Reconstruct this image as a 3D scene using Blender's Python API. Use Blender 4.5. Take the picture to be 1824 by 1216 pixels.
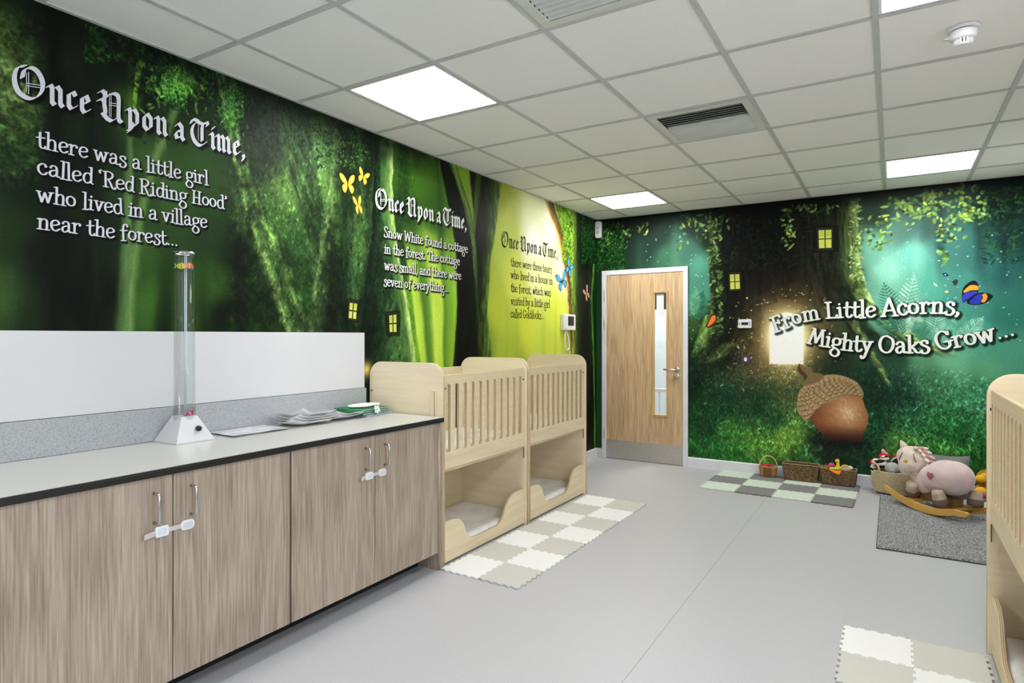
import bpy, math, random
import numpy as np
from mathutils import Vector, Matrix

# ------------------------------------------------------------------ scene, camera, light
for _o in list(bpy.data.objects):
    bpy.data.objects.remove(_o, do_unlink=True)
SC = bpy.context.scene
COL = SC.collection
random.seed(5)
RNG = np.random.default_rng(11)
PI = math.pi

ROOM_W, ROOM_D, ROOM_BACK, ROOM_H = 3.84, 6.44, -1.7, 2.648
CAM = np.array([2.83, 0.0, 1.352])
YAW = math.radians(31.46)
FOC, PCX, PCY = 1108.0, 912.0, 598.0

cd = bpy.data.cameras.new('camera')
cam = bpy.data.objects.new('camera', cd)
COL.objects.link(cam)
cam.location = CAM
cam.rotation_euler = (PI / 2, 0, YAW)
cd.sensor_width = 36.0
cd.lens = 36.0 * FOC / 1824.0
cd.shift_y = -(608.0 - PCY) / 1824.0
cd.clip_start = 0.02
SC.camera = cam

SC.view_settings.view_transform = 'Standard'
SC.view_settings.look = 'None'
SC.view_settings.gamma = 1.0
SC.view_settings.use_curve_mapping = False
SC.view_settings.exposure = 0.0

PANEL_STRENGTH = 26.5
WINDOW_POWER = 48.0
CORRIDOR_POWER = 60.0

world = bpy.data.worlds.new('world')
SC.world = world
world.use_nodes = True
wn = world.node_tree.nodes
wn['Background'].inputs[0].default_value = (0.75, 0.86, 1.0, 1)
wn['Background'].inputs[1].default_value = 1.1


def area_light(name, loc, rot, sx, sy, power, col):
    ld = bpy.data.lights.new(name, 'AREA')
    ld.shape = 'RECTANGLE'
    ld.size, ld.size_y = sx, sy
    ld.energy = power
    ld.color = col
    o = bpy.data.objects.new(name, ld)
    o.location, o.rotation_euler = loc, rot
    COL.objects.link(o)
    return o


# daylight entering by the window of the right-hand wall, beside the camera
area_light('window_daylight', (ROOM_W + 0.12, 0.45, 1.6), (0, PI / 2, 0), 1.2, 2.2, WINDOW_POWER, (0.86, 0.93, 1.0))
# unseen light added to brighten the corridor behind the door
area_light('corridor_fill_light', (0.8, 7.3, 2.6), (0, 0, 0), 0.6, 0.6, CORRIDOR_POWER, (0.96, 0.98, 1.0))

_fw = np.array([-math.sin(YAW), math.cos(YAW), 0.0])
_rt = np.array([math.cos(YAW), math.sin(YAW), 0.0])


def _ray(u, v):
    return _fw + _rt * (u - PCX) / FOC + np.array([0, 0, 1.0]) * (PCY - v) / FOC


def on_left(u, v):                      # photo pixel -> (y, z) on the left wall
    d = _ray(u, v)
    t = -CAM[0] / d[0]
    p = CAM + d * t
    return float(p[1]), float(p[2])


def on_back(u, v):                      # photo pixel -> (x, z) on the far wall
    d = _ray(u, v)
    t = (ROOM_D - CAM[1]) / d[1]
    p = CAM + d * t
    return float(p[0]), float(p[2])


# ------------------------------------------------------------------ materials
def lin(c):
    out = []
    for x in c[:3]:
        x = x / 255.0
        out.append(x / 12.92 if x <= 0.04045 else ((x + 0.055) / 1.055) ** 2.4)
    return (out[0], out[1], out[2], 1.0)


_mats = {}


def mat(name, rgb=(200, 200, 200), rough=0.5, metal=0.0, rgb2=None, scale=8.0, stretch=(1, 1, 1), detail=4.0,
        bump=0.0, bump_scale=None, lo=0.35, hi=0.65, spec=0.5, emit=None, strength=1.0, sheen=0.0, coat=0.0):
    if name in _mats:
        return _mats[name]
    m = bpy.data.materials.new(name)
    m.use_nodes = True
    nt = m.node_tree
    b = nt.nodes['Principled BSDF']
    b.inputs['Base Color'].default_value = lin(rgb)
    b.inputs['Roughness'].default_value = rough
    b.inputs['Metallic'].default_value = metal
    b.inputs['Specular IOR Level'].default_value = spec
    if sheen:
        b.inputs['Sheen Weight'].default_value = sheen
    if coat:
        b.inputs['Coat Weight'].default_value = coat
    tc = nt.nodes.new('ShaderNodeTexCoord')
    mp = nt.nodes.new('ShaderNodeMapping')
    mp.inputs['Scale'].default_value = stretch
    nt.links.new(tc.outputs['Object'], mp.inputs['Vector'])
    nz = nt.nodes.new('ShaderNodeTexNoise')
    nz.inputs['Scale'].default_value = scale
    nz.inputs['Detail'].default_value = detail
    nt.links.new(mp.outputs[0], nz.inputs['Vector'])
    if rgb2 is None:
        rgb2 = tuple(min(255, c * 0.965) for c in rgb)
    rp = nt.nodes.new('ShaderNodeValToRGB')
    rp.color_ramp.elements[0].position = lo
    rp.color_ramp.elements[1].position = hi
    rp.color_ramp.elements[0].color = lin(rgb2)
    rp.color_ramp.elements[1].color = lin(rgb)
    nt.links.new(nz.outputs['Fac'], rp.inputs[0])
    nt.links.new(rp.outputs[0], b.inputs['Base Color'])
    if bump:
        bp = nt.nodes.new('ShaderNodeBump')
        bp.inputs['Strength'].default_value = min(1.0, bump)
        bp.inputs['Distance'].default_value = 0.004
        if bump_scale:
            n2 = nt.nodes.new('ShaderNodeTexNoise')
            n2.inputs['Scale'].default_value = bump_scale
            nt.links.new(mp.outputs[0], n2.inputs['Vector'])
            nt.links.new(n2.outputs['Fac'], bp.inputs['Height'])
        else:
            nt.links.new(nz.outputs['Fac'], bp.inputs['Height'])
        nt.links.new(bp.outputs[0], b.inputs['Normal'])
    if emit:
        b.inputs['Emission Color'].default_value = lin(emit)
        b.inputs['Emission Strength'].default_value = strength
    _mats[name] = m
    return m


def wood_mat(name, light, dark, axis='Z', rough=0.45, fine=90.0, coarse=7.0, contrast=0.5, swirl=0.4):
    """straight-grained laminate: long streaks along one axis, cathedral swirls, fine pores"""
    if name in _mats:
        return _mats[name]
    m = bpy.data.materials.new(name)
    m.use_nodes = True
    nt = m.node_tree
    N, L = nt.nodes, nt.links
    b = N['Principled BSDF']
    b.inputs['Roughness'].default_value = rough
    tc = N.new('ShaderNodeTexCoord')

    def mapped(sc):
        mp = N.new('ShaderNodeMapping')
        s = {'Z': (1, 1, sc), 'X': (sc, 1, 1), 'Y': (1, sc, 1)}[axis]
        mp.inputs['Scale'].default_value = s
        L.new(tc.outputs['Object'], mp.inputs['Vector'])
        return mp
    mp1, mp2 = mapped(0.12), mapped(0.03)
    n1 = N.new('ShaderNodeTexNoise')
    n1.inputs['Scale'].default_value = coarse
    n1.inputs['Detail'].default_value = 3
    n1.inputs['Distortion'].default_value = 0.8
    L.new(mp1.outputs[0], n1.inputs['Vector'])
    mul = N.new('ShaderNodeMath')
    mul.operation = 'MULTIPLY'
    mul.inputs[1].default_value = 9.0
    L.new(n1.outputs['Fac'], mul.inputs[0])
    fr = N.new('ShaderNodeMath')
    fr.operation = 'PINGPONG'
    fr.inputs[1].default_value = 1.0
    L.new(mul.outputs[0], fr.inputs[0])
    n2 = N.new('ShaderNodeTexNoise')
    n2.inputs['Scale'].default_value = fine
    n2.inputs['Detail'].default_value = 5
    L.new(mp2.outputs[0], n2.inputs['Vector'])
    mx = N.new('ShaderNodeMath')
    mx.operation = 'MULTIPLY_ADD'
    mx.inputs[1].default_value = swirl
    L.new(fr.outputs[0], mx.inputs[0])
    L.new(n2.outputs['Fac'], mx.inputs[2])
    rp = N.new('ShaderNodeValToRGB')
    mid = 0.5 + swirl / 2
    rp.color_ramp.elements[0].position = mid - contrast * 0.4
    rp.color_ramp.elements[1].position = mid + contrast * 0.4
    rp.color_ramp.elements[0].color = lin(dark)
    rp.color_ramp.elements[1].color = lin(light)
    L.new(mx.outputs[0], rp.inputs[0])
    L.new(rp.outputs[0], b.inputs['Base Color'])
    bp = N.new('ShaderNodeBump')
    bp.inputs['Strength'].default_value = 0.15
    bp.inputs['Distance'].default_value = 0.001
    L.new(n2.outputs['Fac'], bp.inputs['Height'])
    L.new(bp.outputs[0], b.inputs['Normal'])
    _mats[name] = m
    return m


def ply_edge_mat(name, axis):
    """plywood end grain: thin pale and brown plies across the panel's thickness"""
    if name in _mats:
        return _mats[name]
    m = bpy.data.materials.new(name)
    m.use_nodes = True
    nt = m.node_tree
    N, L = nt.nodes, nt.links
    b = N['Principled BSDF']
    b.inputs['Roughness'].default_value = 0.6
    tc = N.new('ShaderNodeTexCoord')
    sp = N.new('ShaderNodeSeparateXYZ')
    L.new(tc.outputs['Object'], sp.inputs[0])
    mu = N.new('ShaderNodeMath')
    mu.operation = 'MULTIPLY'
    mu.inputs[1].default_value = 1 / 0.0032
    L.new(sp.outputs[axis], mu.inputs[0])
    pg = N.new('ShaderNodeMath')
    pg.operation = 'PINGPONG'
    pg.inputs[1].default_value = 1.0
    L.new(mu.outputs[0], pg.inputs[0])
    nz = N.new('ShaderNodeTexNoise')
    nz.inputs['Scale'].default_value = 140
    L.new(tc.outputs['Object'], nz.inputs['Vector'])
    ad = N.new('ShaderNodeMath')
    ad.operation = 'MULTIPLY_ADD'
    ad.inputs[1].default_value = 0.6
    L.new(nz.outputs['Fac'], ad.inputs[0])
    L.new(pg.outputs[0], ad.inputs[2])
    rp = N.new('ShaderNodeValToRGB')
    rp.color_ramp.elements[0].position = 0.45
    rp.color_ramp.elements[1].position = 1.0
    rp.color_ramp.elements[0].color = lin((158, 132, 98))
    rp.color_ramp.elements[1].color = lin((222, 200, 164))
    L.new(ad.outputs[0], rp.inputs[0])
    L.new(rp.outputs[0], b.inputs['Base Color'])
    _mats[name] = m
    return m


def mural_mat():
    m = bpy.data.materials.new('printed_wallpaper')
    m.use_nodes = True
    nt = m.node_tree
    N, L = nt.nodes, nt.links
    b = N['Principled BSDF']
    b.inputs['Roughness'].default_value = 0.5
    b.inputs['Specular IOR Level'].default_value = 0.08
    at = N.new('ShaderNodeAttribute')
    at.attribute_name = 'print'
    tc = N.new('ShaderNodeTexCoord')
    nz = N.new('ShaderNodeTexNoise')
    nz.inputs['Scale'].default_value = 95
    nz.inputs['Detail'].default_value = 5
    nz.inputs['Roughness'].default_value = 0.65
    L.new(tc.outputs['Object'], nz.inputs['Vector'])
    mr = N.new('ShaderNodeMapRange')
    mr.inputs['From Min'].default_value = 0.3
    mr.inputs['From Max'].default_value = 0.7
    mr.inputs['To Min'].default_value = 0.86
    mr.inputs['To Max'].default_value = 1.14
    L.new(nz.outputs['Fac'], mr.inputs['Value'])
    vm = N.new('ShaderNodeVectorMath')
    vm.operation = 'SCALE'
    L.new(at.outputs['Color'], vm.inputs[0])
    L.new(mr.outputs[0], vm.inputs['Scale'])
    L.new(vm.outputs[0], b.inputs['Base Color'])
    return m


def thin_glass(name, tint=(250, 252, 252), gloss=0.08, refl=0.35):
    m = bpy.data.materials.new(name)
    m.use_nodes = True
    nt = m.node_tree
    N, L = nt.nodes, nt.links
    N.remove(N['Principled BSDF'])
    out = N['Material Output']
    tr = N.new('ShaderNodeBsdfTransparent')
    tr.inputs[0].default_value = lin(tint)
    gl = N.new('ShaderNodeBsdfGlossy')
    gl.inputs['Roughness'].default_value = 0.03
    fr = N.new('ShaderNodeLayerWeight')
    fr.inputs[0].default_value = 0.3
    mu = N.new('ShaderNodeMath')
    mu.operation = 'MULTIPLY_ADD'
    mu.inputs[1].default_value = refl
    mu.inputs[2].default_value = gloss * 0.3
    mu.use_clamp = True
    mx = N.new('ShaderNodeMixShader')
    L.new(fr.outputs['Facing'], mu.inputs[0])
    L.new(mu.outputs[0], mx.inputs[0])
    L.new(tr.outputs[0], mx.inputs[1])
    L.new(gl.outputs[0], mx.inputs[2])
    L.new(mx.outputs[0], out.inputs[0])
    _mats[name] = m
    return m


M_WHITE = mat('white_paint', (226, 226, 232), 0.4)
M_WALL = mat('plain_wall_paint', (222, 222, 220), 0.6)
M_BLACK = mat('black_plastic', (22, 22, 24), 0.4)
M_STEEL = mat('brushed_steel', (206, 202, 198), 0.42, .85, rgb2=(190, 186, 182), scale=30, stretch=(1, 1, 12))
M_CHROME = mat('polished_steel', (205, 205, 208), 0.18, 1.0)
M_PLAST = mat('white_plastic', (232, 232, 238), 0.35)
M_STRAP = mat('translucent_strap', (206, 198, 196), 0.4)
M_BIRCH_X = wood_mat('birch_ply_crosswise', (238, 223, 194), (226, 208, 174), 'X', 0.5, 60, 4, 1.3)
M_BIRCH_Y = wood_mat('birch_ply_lengthwise', (230, 214, 182), (216, 196, 160), 'Y', 0.5, 60, 4, 1.2)
M_BIRCH_Z = wood_mat('birch_ply_upright', (230, 213, 182), (216, 196, 160), 'Z', 0.5, 60, 4, 1.2)
M_EDGE_X = ply_edge_mat('ply_edge_x', 0)
M_EDGE_Y = ply_edge_mat('ply_edge_y', 1)
M_OAKGREY = wood_mat('grey_oak_laminate', (188, 171, 155), (138, 119, 104), 'Z', 0.45, 150, 5, 0.58, 0.18)
M_OAKDOOR = wood_mat('oak_veneer', (216, 186, 148), (172, 138, 104), 'Z', 0.45, 120, 6, 0.5, 0.16)
M_OAKTRIM = wood_mat('oak_bead', (214, 178, 118), (180, 142, 86), 'Z', 0.45, 80, 7, 0.8)
M_SHEET = mat('white_sheet', (238, 236, 236), 0.85, rgb2=(222, 219, 219), scale=9, bump=0.5, bump_scale=7)
M_GLASS = thin_glass('clear_glass')


# ------------------------------------------------------------------ mesh helpers
class MB:
    def __init__(s):
        s.v, s.f, s.m = [], [], []

    def add(s, verts, faces, mi=0):
        k = len(s.v)
        s.v += [tuple(map(float, p)) for p in verts]
        s.f += [tuple(i + k for i in f) for f in faces]
        s.m += [mi] * len(faces)
        return s

    def box(s, x0, x1, y0, y1, z0, z1, mi=0, mtx=None):
        vs = [(x0, y0, z0), (x1, y0, z0), (x1, y1, z0), (x0, y1, z0), (x0, y0, z1), (x1, y0, z1), (x1, y1, z1), (x0, y1, z1)]
        if mtx is not None:
            vs = [tuple(mtx @ Vector(p)) for p in vs]
        return s.add(vs, [(0, 3, 2, 1), (4, 5, 6, 7), (0, 1, 5, 4), (1, 2, 6, 5), (2, 3, 7, 6), (3, 0, 4, 7)], mi)

    def prism(s, pts, a0, a1, axis=2, mi=0):
        def P(p, a):
            return {2: (p[0], p[1], a), 1: (p[0], a, p[1]), 0: (a, p[0], p[1])}[axis]
        n = len(pts)
        vs = [P(p, a0) for p in pts] + [P(p, a1) for p in pts]
        fs = [tuple(range(n))[::-1], tuple(range(n, 2 * n))] + [(i, (i + 1) % n, n + (i + 1) % n, n + i) for i in range(n)]
        return s.add(vs, fs, mi)

    def lathe(s, prof, c=(0, 0, 0), n=32, mi=0, mtx=None, caps=True):
        vs = []
        for r, z in prof:
            for k in range(n):
                a = 2 * PI * k / n
                vs.append(Vector((r * math.cos(a), r * math.sin(a), z)))
        if mtx is not None:
            vs = [mtx @ p for p in vs]
        vs = [(p[0] + c[0], p[1] + c[1], p[2] + c[2]) for p in vs]
        fs = []
        for i in range(len(prof) - 1):
            for k in range(n):
                a, b = i * n + k, i * n + (k + 1) % n
                fs.append((a, b, b + n, a + n))
        if caps:
            fs.append(tuple(range(n))[::-1])
            fs.append(tuple(range((len(prof) - 1) * n, len(prof) * n)))
        return s.add(vs, fs, mi)

    def tube(s, pts, r, n=10, mi=0, closed=False, caps=True):
        P = [Vector(p) for p in pts]
        m = len(P)
        rr = r if hasattr(r, '__len__') else [r] * m
        vs = []
        prev = None
        for i in range(m):
            if closed:
                t = P[(i + 1) % m] - P[i - 1]
            else:
                t = P[min(i + 1, m - 1)] - P[max(i - 1, 0)]
            t.normalize()
            if prev is None:
                a = Vector((0, 0, 1)) if abs(t.z) < 0.9 else Vector((1, 0, 0))
                u = t.cross(a).normalized()
            else:
                u = (prev - t * prev.dot(t)).normalized()
            prev = u
            w = t.cross(u)
            for k in range(n):
                a = 2 * PI * k / n
                vs.append(P[i] + (u * math.cos(a) + w * math.sin(a)) * rr[i])
        fs = []
        for i in range(m if closed else m - 1):
            for k in range(n):
                a, b = i * n + k, i * n + (k + 1) % n
                c, d = ((i + 1) % m) * n + (k + 1) % n, ((i + 1) % m) * n + k
                fs.append((a, b, c, d))
        if caps and not closed:
            fs.append(tuple(range(n))[::-1])
            fs.append(tuple(range((m - 1) * n, m * n)))
        return s.add(vs, fs, mi)

    def ball(s, c, r, nu=20, nv=12, mi=0, mtx=None):
        if not hasattr(r, '__len__'):
            r = (r, r, r)
        vs = []
        for j in range(nv + 1):
            th = PI * j / nv
            for k in range(nu):
                a = 2 * PI * k / nu
                p = Vector((r[0] * math.sin(th) * math.cos(a), r[1] * math.sin(th) * math.sin(a), r[2] * math.cos(th)))
                if mtx is not None:
                    p = mtx @ p
                vs.append((p[0] + c[0], p[1] + c[1], p[2] + c[2]))
        fs = []
        for j in range(nv):
            for k in range(nu):
                a, b = j * nu + k, j * nu + (k + 1) % nu
                fs.append((a + nu, b + nu, b, a))
        return s.add(vs, fs, mi)

    def build(s, name, mats, parent=None, smooth=False, bevel=0.0, remesh=0.0, soft=0, loc=None, rot=None, seg=2):
        me = bpy.data.meshes.new(name)
        me.from_pydata(s.v, [], s.f)
        if not isinstance(mats, (list, tuple)):
            mats = [mats]
        for mm in mats:
            me.materials.append(mm)
        if len(mats) > 1:
            me.polygons.foreach_set('material_index', s.m)
        if smooth:
            me.polygons.foreach_set('use_smooth', [True] * len(me.polygons))
        me.update()
        o = bpy.data.objects.new(name, me)
        COL.objects.link(o)
        if parent is not None:
            o.parent = parent
        if loc is not None:
            o.location = loc
        if rot is not None:
            o.rotation_euler = rot
        if remesh:
            r = o.modifiers.new('remesh', 'REMESH')
            r.mode = 'VOXEL'
            r.voxel_size = remesh
            r.use_smooth_shade = True
        if soft:
            r = o.modifiers.new('smooth', 'SMOOTH')
            r.iterations = soft
            r.factor = 0.5
        if bevel:
            r = o.modifiers.new('bevel', 'BEVEL')
            r.width = bevel
            r.segments = seg
            r.limit_method = 'ANGLE'
            r.angle_limit = math.radians(40)
            r.harden_normals = False
        return o


def plate(name, outline, holes, thick, mats, plane='XZ', at=0.0, bevel=0.0015, parent=None):
    """a sheet cut to an outline with holes; plane XZ -> thickness along Y, YZ -> along X, XY -> along Z. mats = (face, edge)"""
    cu = bpy.data.curves.new(name, 'CURVE')
    cu.dimensions = '2D'
    cu.fill_mode = 'BOTH'
    cu.extrude = thick / 2 - bevel
    cu.bevel_depth = bevel
    cu.bevel_resolution = 1
    cu.offset = -bevel
    for loop in [outline] + list(holes):
        sp = cu.splines.new('POLY')
        sp.points.add(len(loop) - 1)
        for i, (a, b) in enumerate(loop):
            sp.points[i].co = (a, b, 0, 1)
        sp.use_cyclic_u = True
    tmp = bpy.data.objects.new(name, cu)
    me = bpy.data.meshes.new_from_object(tmp)
    bpy.data.objects.remove(tmp)
    bpy.data.curves.remove(cu)
    n = len(me.vertices)
    co = np.empty(n * 3)
    me.vertices.foreach_get('co', co)
    co = co.reshape(-1, 3)
    zed = co[:, 2].copy()
    if plane == 'XZ':
        new = np.stack([co[:, 0], -zed + at, co[:, 1]], 1)
    elif plane == 'YZ':
        new = np.stack([zed + at, co[:, 0], co[:, 1]], 1)
    else:
        new = np.stack([co[:, 0], co[:, 1], zed + at], 1)
    me.vertices.foreach_set('co', new.ravel())
    me.update()
    k = {'XZ': 1, 'YZ': 0, 'XY': 2}[plane]
    me.materials.clear()
    for mm in mats:
        me.materials.append(mm)
    if len(mats) > 1:
        nor = np.empty(len(me.polygons) * 3)
        me.polygons.foreach_get('normal', nor)
        side = (np.abs(nor.reshape(-1, 3)[:, k]) < 0.5).astype(np.int32)
        me.polygons.foreach_set('material_index', side)
    else:
        me.polygons.foreach_set('material_index', [0] * len(me.polygons))
    o = bpy.data.objects.new(name, me)
    COL.objects.link(o)
    if parent is not None:
        o.parent = parent
    return o


def thing(name, label, cat, loc=(0, 0, 0), rotz=0.0, group=None):
    o = bpy.data.objects.new(name, None)
    o.empty_display_size = 0.05
    COL.objects.link(o)
    o.location = loc
    o.rotation_euler = (0, 0, rotz)
    tag(o, label, cat, group)
    return o


def tag(o, label=None, cat=None, group=None, kind=None):
    if label:
        o['label'] = label
    if cat:
        o['category'] = cat
    if group:
        o['group'] = group
    if kind:
        o['kind'] = kind
    return o


def dup(root, loc, rotz=0.0, label=None, group=None):
    kids = {}
    for o in list(bpy.data.objects):
        if o.parent is not None:
            kids.setdefault(o.parent.name, []).append(o)

    def cp(o, par):
        c = o.copy()
        COL.objects.link(c)
        c.parent = par
        for k in kids.get(o.name, []):
            cp(k, c)
        return c
    r = cp(root, None)
    r.location = loc
    r.rotation_euler = (0, 0, rotz)
    if label:
        r['label'] = label
    if group:
        r['group'] = group
    return r


def rrect(x0, x1, y0, y1, r, n=6, corners=(1, 1, 1, 1)):
    """rounded rectangle, corners order: bottom-left, bottom-right, top-right, top-left"""
    out = []
    for (cx, cy, a0, px, py, on) in ((x0 + r, y0 + r, PI, x0, y0, corners[0]), (x1 - r, y0 + r, 1.5 * PI, x1, y0, corners[1]),
                                     (x1 - r, y1 - r, 0, x1, y1, corners[2]), (x0 + r, y1 - r, 0.5 * PI, x0, y1, corners[3])):
        if on and r > 0:
            for k in range(n + 1):
                a = a0 + 0.5 * PI * k / n
                out.append((cx + r * math.cos(a), cy + r * math.sin(a)))
        else:
            out.append((px, py))
    return out


def catmull(pts, n=6):
    P = [np.array(p, float) for p in pts]
    P = [2 * P[0] - P[1]] + P + [2 * P[-1] - P[-2]]
    out = []
    for i in range(1, len(P) - 2):
        for k in range(n):
            t = k / n
            a, b, c, d = P[i - 1], P[i], P[i + 1], P[i + 2]
            out.append(0.5 * ((2 * b) + (c - a) * t + (2 * a - 5 * b + 4 * c - d) * t * t + (3 * b - a - 3 * c + d) * t ** 3))
    out.append(P[-2])
    return [tuple(p) for p in out]


# ------------------------------------------------------------------ the printed wallpaper
def _hash(ix, iy, seed):
    h = np.sin(ix * 127.1 + iy * 311.7 + seed * 74.7) * 43758.5453
    return h - np.floor(h)


def vnoise(x, y, seed=0.0):
    ix, iy = np.floor(x), np.floor(y)
    fx, fy = x - ix, y - iy
    fx = fx * fx * (3 - 2 * fx)
    fy = fy * fy * (3 - 2 * fy)
    a, b = _hash(ix, iy, seed), _hash(ix + 1, iy, seed)
    c, d = _hash(ix, iy + 1, seed), _hash(ix + 1, iy + 1, seed)
    return (a * (1 - fx) + b * fx) * (1 - fy) + (c * (1 - fx) + d * fx) * fy


def fbm(x, y, seed=0.0, octv=4):
    t, amp, s = 0.0, 0.5, 0.0
    for k in range(octv):
        t = t + amp * vnoise(x * 2 ** k, y * 2 ** k, seed + k * 3.1)
        s += amp
        amp *= 0.55
    return t / s


class Canvas:
    """a colour field painted on a wall's own grid of points (h = metres along the wall, z = height)"""

    def __init__(s, hs, zs, conv):
        s.hs, s.zs, s.conv = np.array(hs), np.array(zs), conv
        s.H, s.Z = np.meshgrid(s.hs, s.zs)
        s.img = np.zeros(s.H.shape + (3,))
        s.ext = False
        s.decals = []

    def base(s, samples, p=1.7, eps=0.004):
        num = np.zeros_like(s.img)
        den = np.zeros(s.H.shape)
        wob = 0.10 * (fbm(s.H * 5, s.Z * 5, 3) - 0.5), 0.10 * (fbm(s.H * 5, s.Z * 5, 9) - 0.5)
        for (u, v, c) in samples:
            h, z = s.conv(u, v)
            w = 1.0 / ((s.H + wob[0] - h) ** 2 + 0.7 * (s.Z + wob[1] - z) ** 2 + eps) ** p
            num += w[..., None] * np.array(c, float)
            den += w
        s.img = num / den[..., None]

    def win(s, h0, h1, z0, z1):
        a, b = np.searchsorted(s.hs, [h0, h1])
        c, d = np.searchsorted(s.zs, [z0, z1])
        return slice(c, d), slice(a, b)

    def mix(s, w, col, a):
        a = np.clip(a, 0, 1)[..., None]
        s.img[w] = s.img[w] * (1 - a) + np.asarray(col, float) * a

    def trunk(s, left, right, stops, alpha=1.0, soft=0.12, bark=0.3, seed=1.0, bs=(60, 9), fade=None):
        L = sorted([s.conv(*p) for p in left], key=lambda q: q[1])
        R = sorted([s.conv(*p) for p in right], key=lambda q: q[1])
        for E_ in (L, R):
            if s.ext and E_[-1][1] > 2.2:
                (a0, b0), (a1, b1) = E_[-2], E_[-1]
                E_.append((a1 + (a1 - a0) * (2.72 - b1) / (b1 - b0), 2.72))
            if s.ext and E_[0][1] < 1.45:
                (a0, b0), (a1, b1) = E_[1], E_[0]
                E_.insert(0, (a1 + (a1 - a0) * .3 * (b1 - .05) / (b0 - b1), .05))
        z0, z1 = max(L[0][1], R[0][1]), min(L[-1][1], R[-1][1])
        xl = np.interp(s.zs, [q[1] for q in L], [q[0] for q in L])
        xr = np.interp(s.zs, [q[1] for q in R], [q[0] for q in R])
        j0, j1 = np.searchsorted(s.zs, [z0, z1])
        xl, xr = xl[j0:j1, None], xr[j0:j1, None]
        a, b = np.searchsorted(s.hs, [min(xl.min(), xr.min()) - 0.1, max(xl.max(), xr.max()) + 0.1])
        w = (slice(j0, j1), slice(a, b))
        H, Z = s.H[w], s.Z[w]
        H2 = H + 0.02 * (fbm(H * 20, Z * 8, seed) - 0.5)
        t = (H2 - xl) / np.maximum(xr - xl, 1e-3)
        ts = [q[0] for q in stops]
        col = np.stack([np.interp(t, ts, [q[1][k] for q in stops]) for k in range(3)], -1)
        n = fbm((H - xl) * bs[0], Z * bs[1], seed, 4) - 0.5
        col = col * (1 + bark * 2.2 * n)[..., None]
        al = np.clip(t / soft, 0, 1) * np.clip((1 - t) / soft, 0, 1) * alpha
        if fade:
            zz = (Z - z0) / (z1 - z0)
            al = al * np.clip(zz / max(fade[0], 1e-3), 0, 1) * np.clip((1 - zz) / max(fade[1], 1e-3), 0, 1)
        s.mix(w, np.clip(col, 0, 255), al)

    def blob(s, u, v, rh, rz, col, alpha=1.0, power=1.0, rough=0.0, seed=0.0):
        h, z = s.conv(u, v)
        w = s.win(h - 3 * rh, h + 3 * rh, z - 3 * rz, z + 3 * rz)
        H, Z = s.H[w], s.Z[w]
        d = ((H - h) / rh) ** 2 + ((Z - z) / rz) ** 2
        if rough:
            d = d + rough * 4 * (fbm(H * 25, Z * 25, seed) - 0.5)
        s.mix(w, col, alpha * np.exp(-np.maximum(d, 0) ** power))

    def poly(s, pts, col, alpha=1.0, px=True, fn=None):
        P = np.array([s.conv(*p) for p in pts] if px else pts)
        w = s.win(P[:, 0].min() - .01, P[:, 0].max() + .01, P[:, 1].min() - .01, P[:, 1].max() + .01)
        H, Z = s.H[w], s.Z[w]
        cnt = np.zeros(H.shape)
        for dh, dz in ((-.0012, -.0012), (.0012, -.0012), (-.0012, .0012), (.0012, .0012)):
            ins = np.zeros(H.shape, bool)
            n = len(P)
            for i in range(n):
                x0, y0 = P[i]
                x1, y1 = P[(i + 1) % n]
                if y0 == y1:
                    continue
                c = ((y0 > Z + dz) != (y1 > Z + dz)) & (H + dh < (x1 - x0) * (Z + dz - y0) / (y1 - y0) + x0)
                ins ^= c
            cnt += ins
        if fn is not None:
            col = fn(H, Z)
        s.mix(w, col, alpha * cnt / 4)

    def stamp(s, h, z, ln, wd, ang, col, alpha=1.0, tint=None):
        w = s.win(h - ln, h + ln, z - ln, z + ln)
        H, Z = s.H[w], s.Z[w]
        if H.size == 0:
            return
        ca, sa = math.cos(ang), math.sin(ang)
        a = (H - h) * ca + (Z - z) * sa
        b = -(H - h) * sa + (Z - z) * ca
        wdt = wd * np.clip(1 - (a / ln) ** 2, 0.02, 1)
        al = np.clip(1.6 - np.abs(b) / wdt * 1.4, 0, 1) * (np.abs(a) < ln)
        if tint is not None:
            j, i = min(np.searchsorted(s.zs, z), len(s.zs) - 1), min(np.searchsorted(s.hs, h), len(s.hs) - 1)
            col = np.clip(s.img[j, i] * tint, 0, 255)
        s.mix(w, col, alpha * al)

    def decal(s, P, col):
        s.decals.append((P, tuple(col)))

    def scatter(s, quad, n, ln, wd, ang, cols=None, alpha=0.8, tint=None, dens=None, rng=RNG, big=None):
        """n small leaves or blades inside a pixel-space box (u0, v0, u1, v1)"""
        u0, v0, u1, v1 = quad
        for k in range(n):
            u, v = rng.uniform(u0, u1), rng.uniform(v0, v1)
            if dens is not None and rng.random() > dens(u, v):
                continue
            h, z = s.conv(u, v)
            l_ = ln * (rng.uniform(0.6, 1.35) if big is None else rng.uniform(.45, 1.1) + (rng.random() < .25) * rng.uniform(0, big))
            col = None if cols is None else np.array(cols[rng.integers(len(cols))]) * rng.uniform(0.75, 1.2)
            tt = None if tint is None else rng.uniform(*tint)
            s.stamp(h, z, l_, wd * rng.uniform(0.7, 1.3), rng.uniform(*ang), col, alpha, tt)

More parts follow.
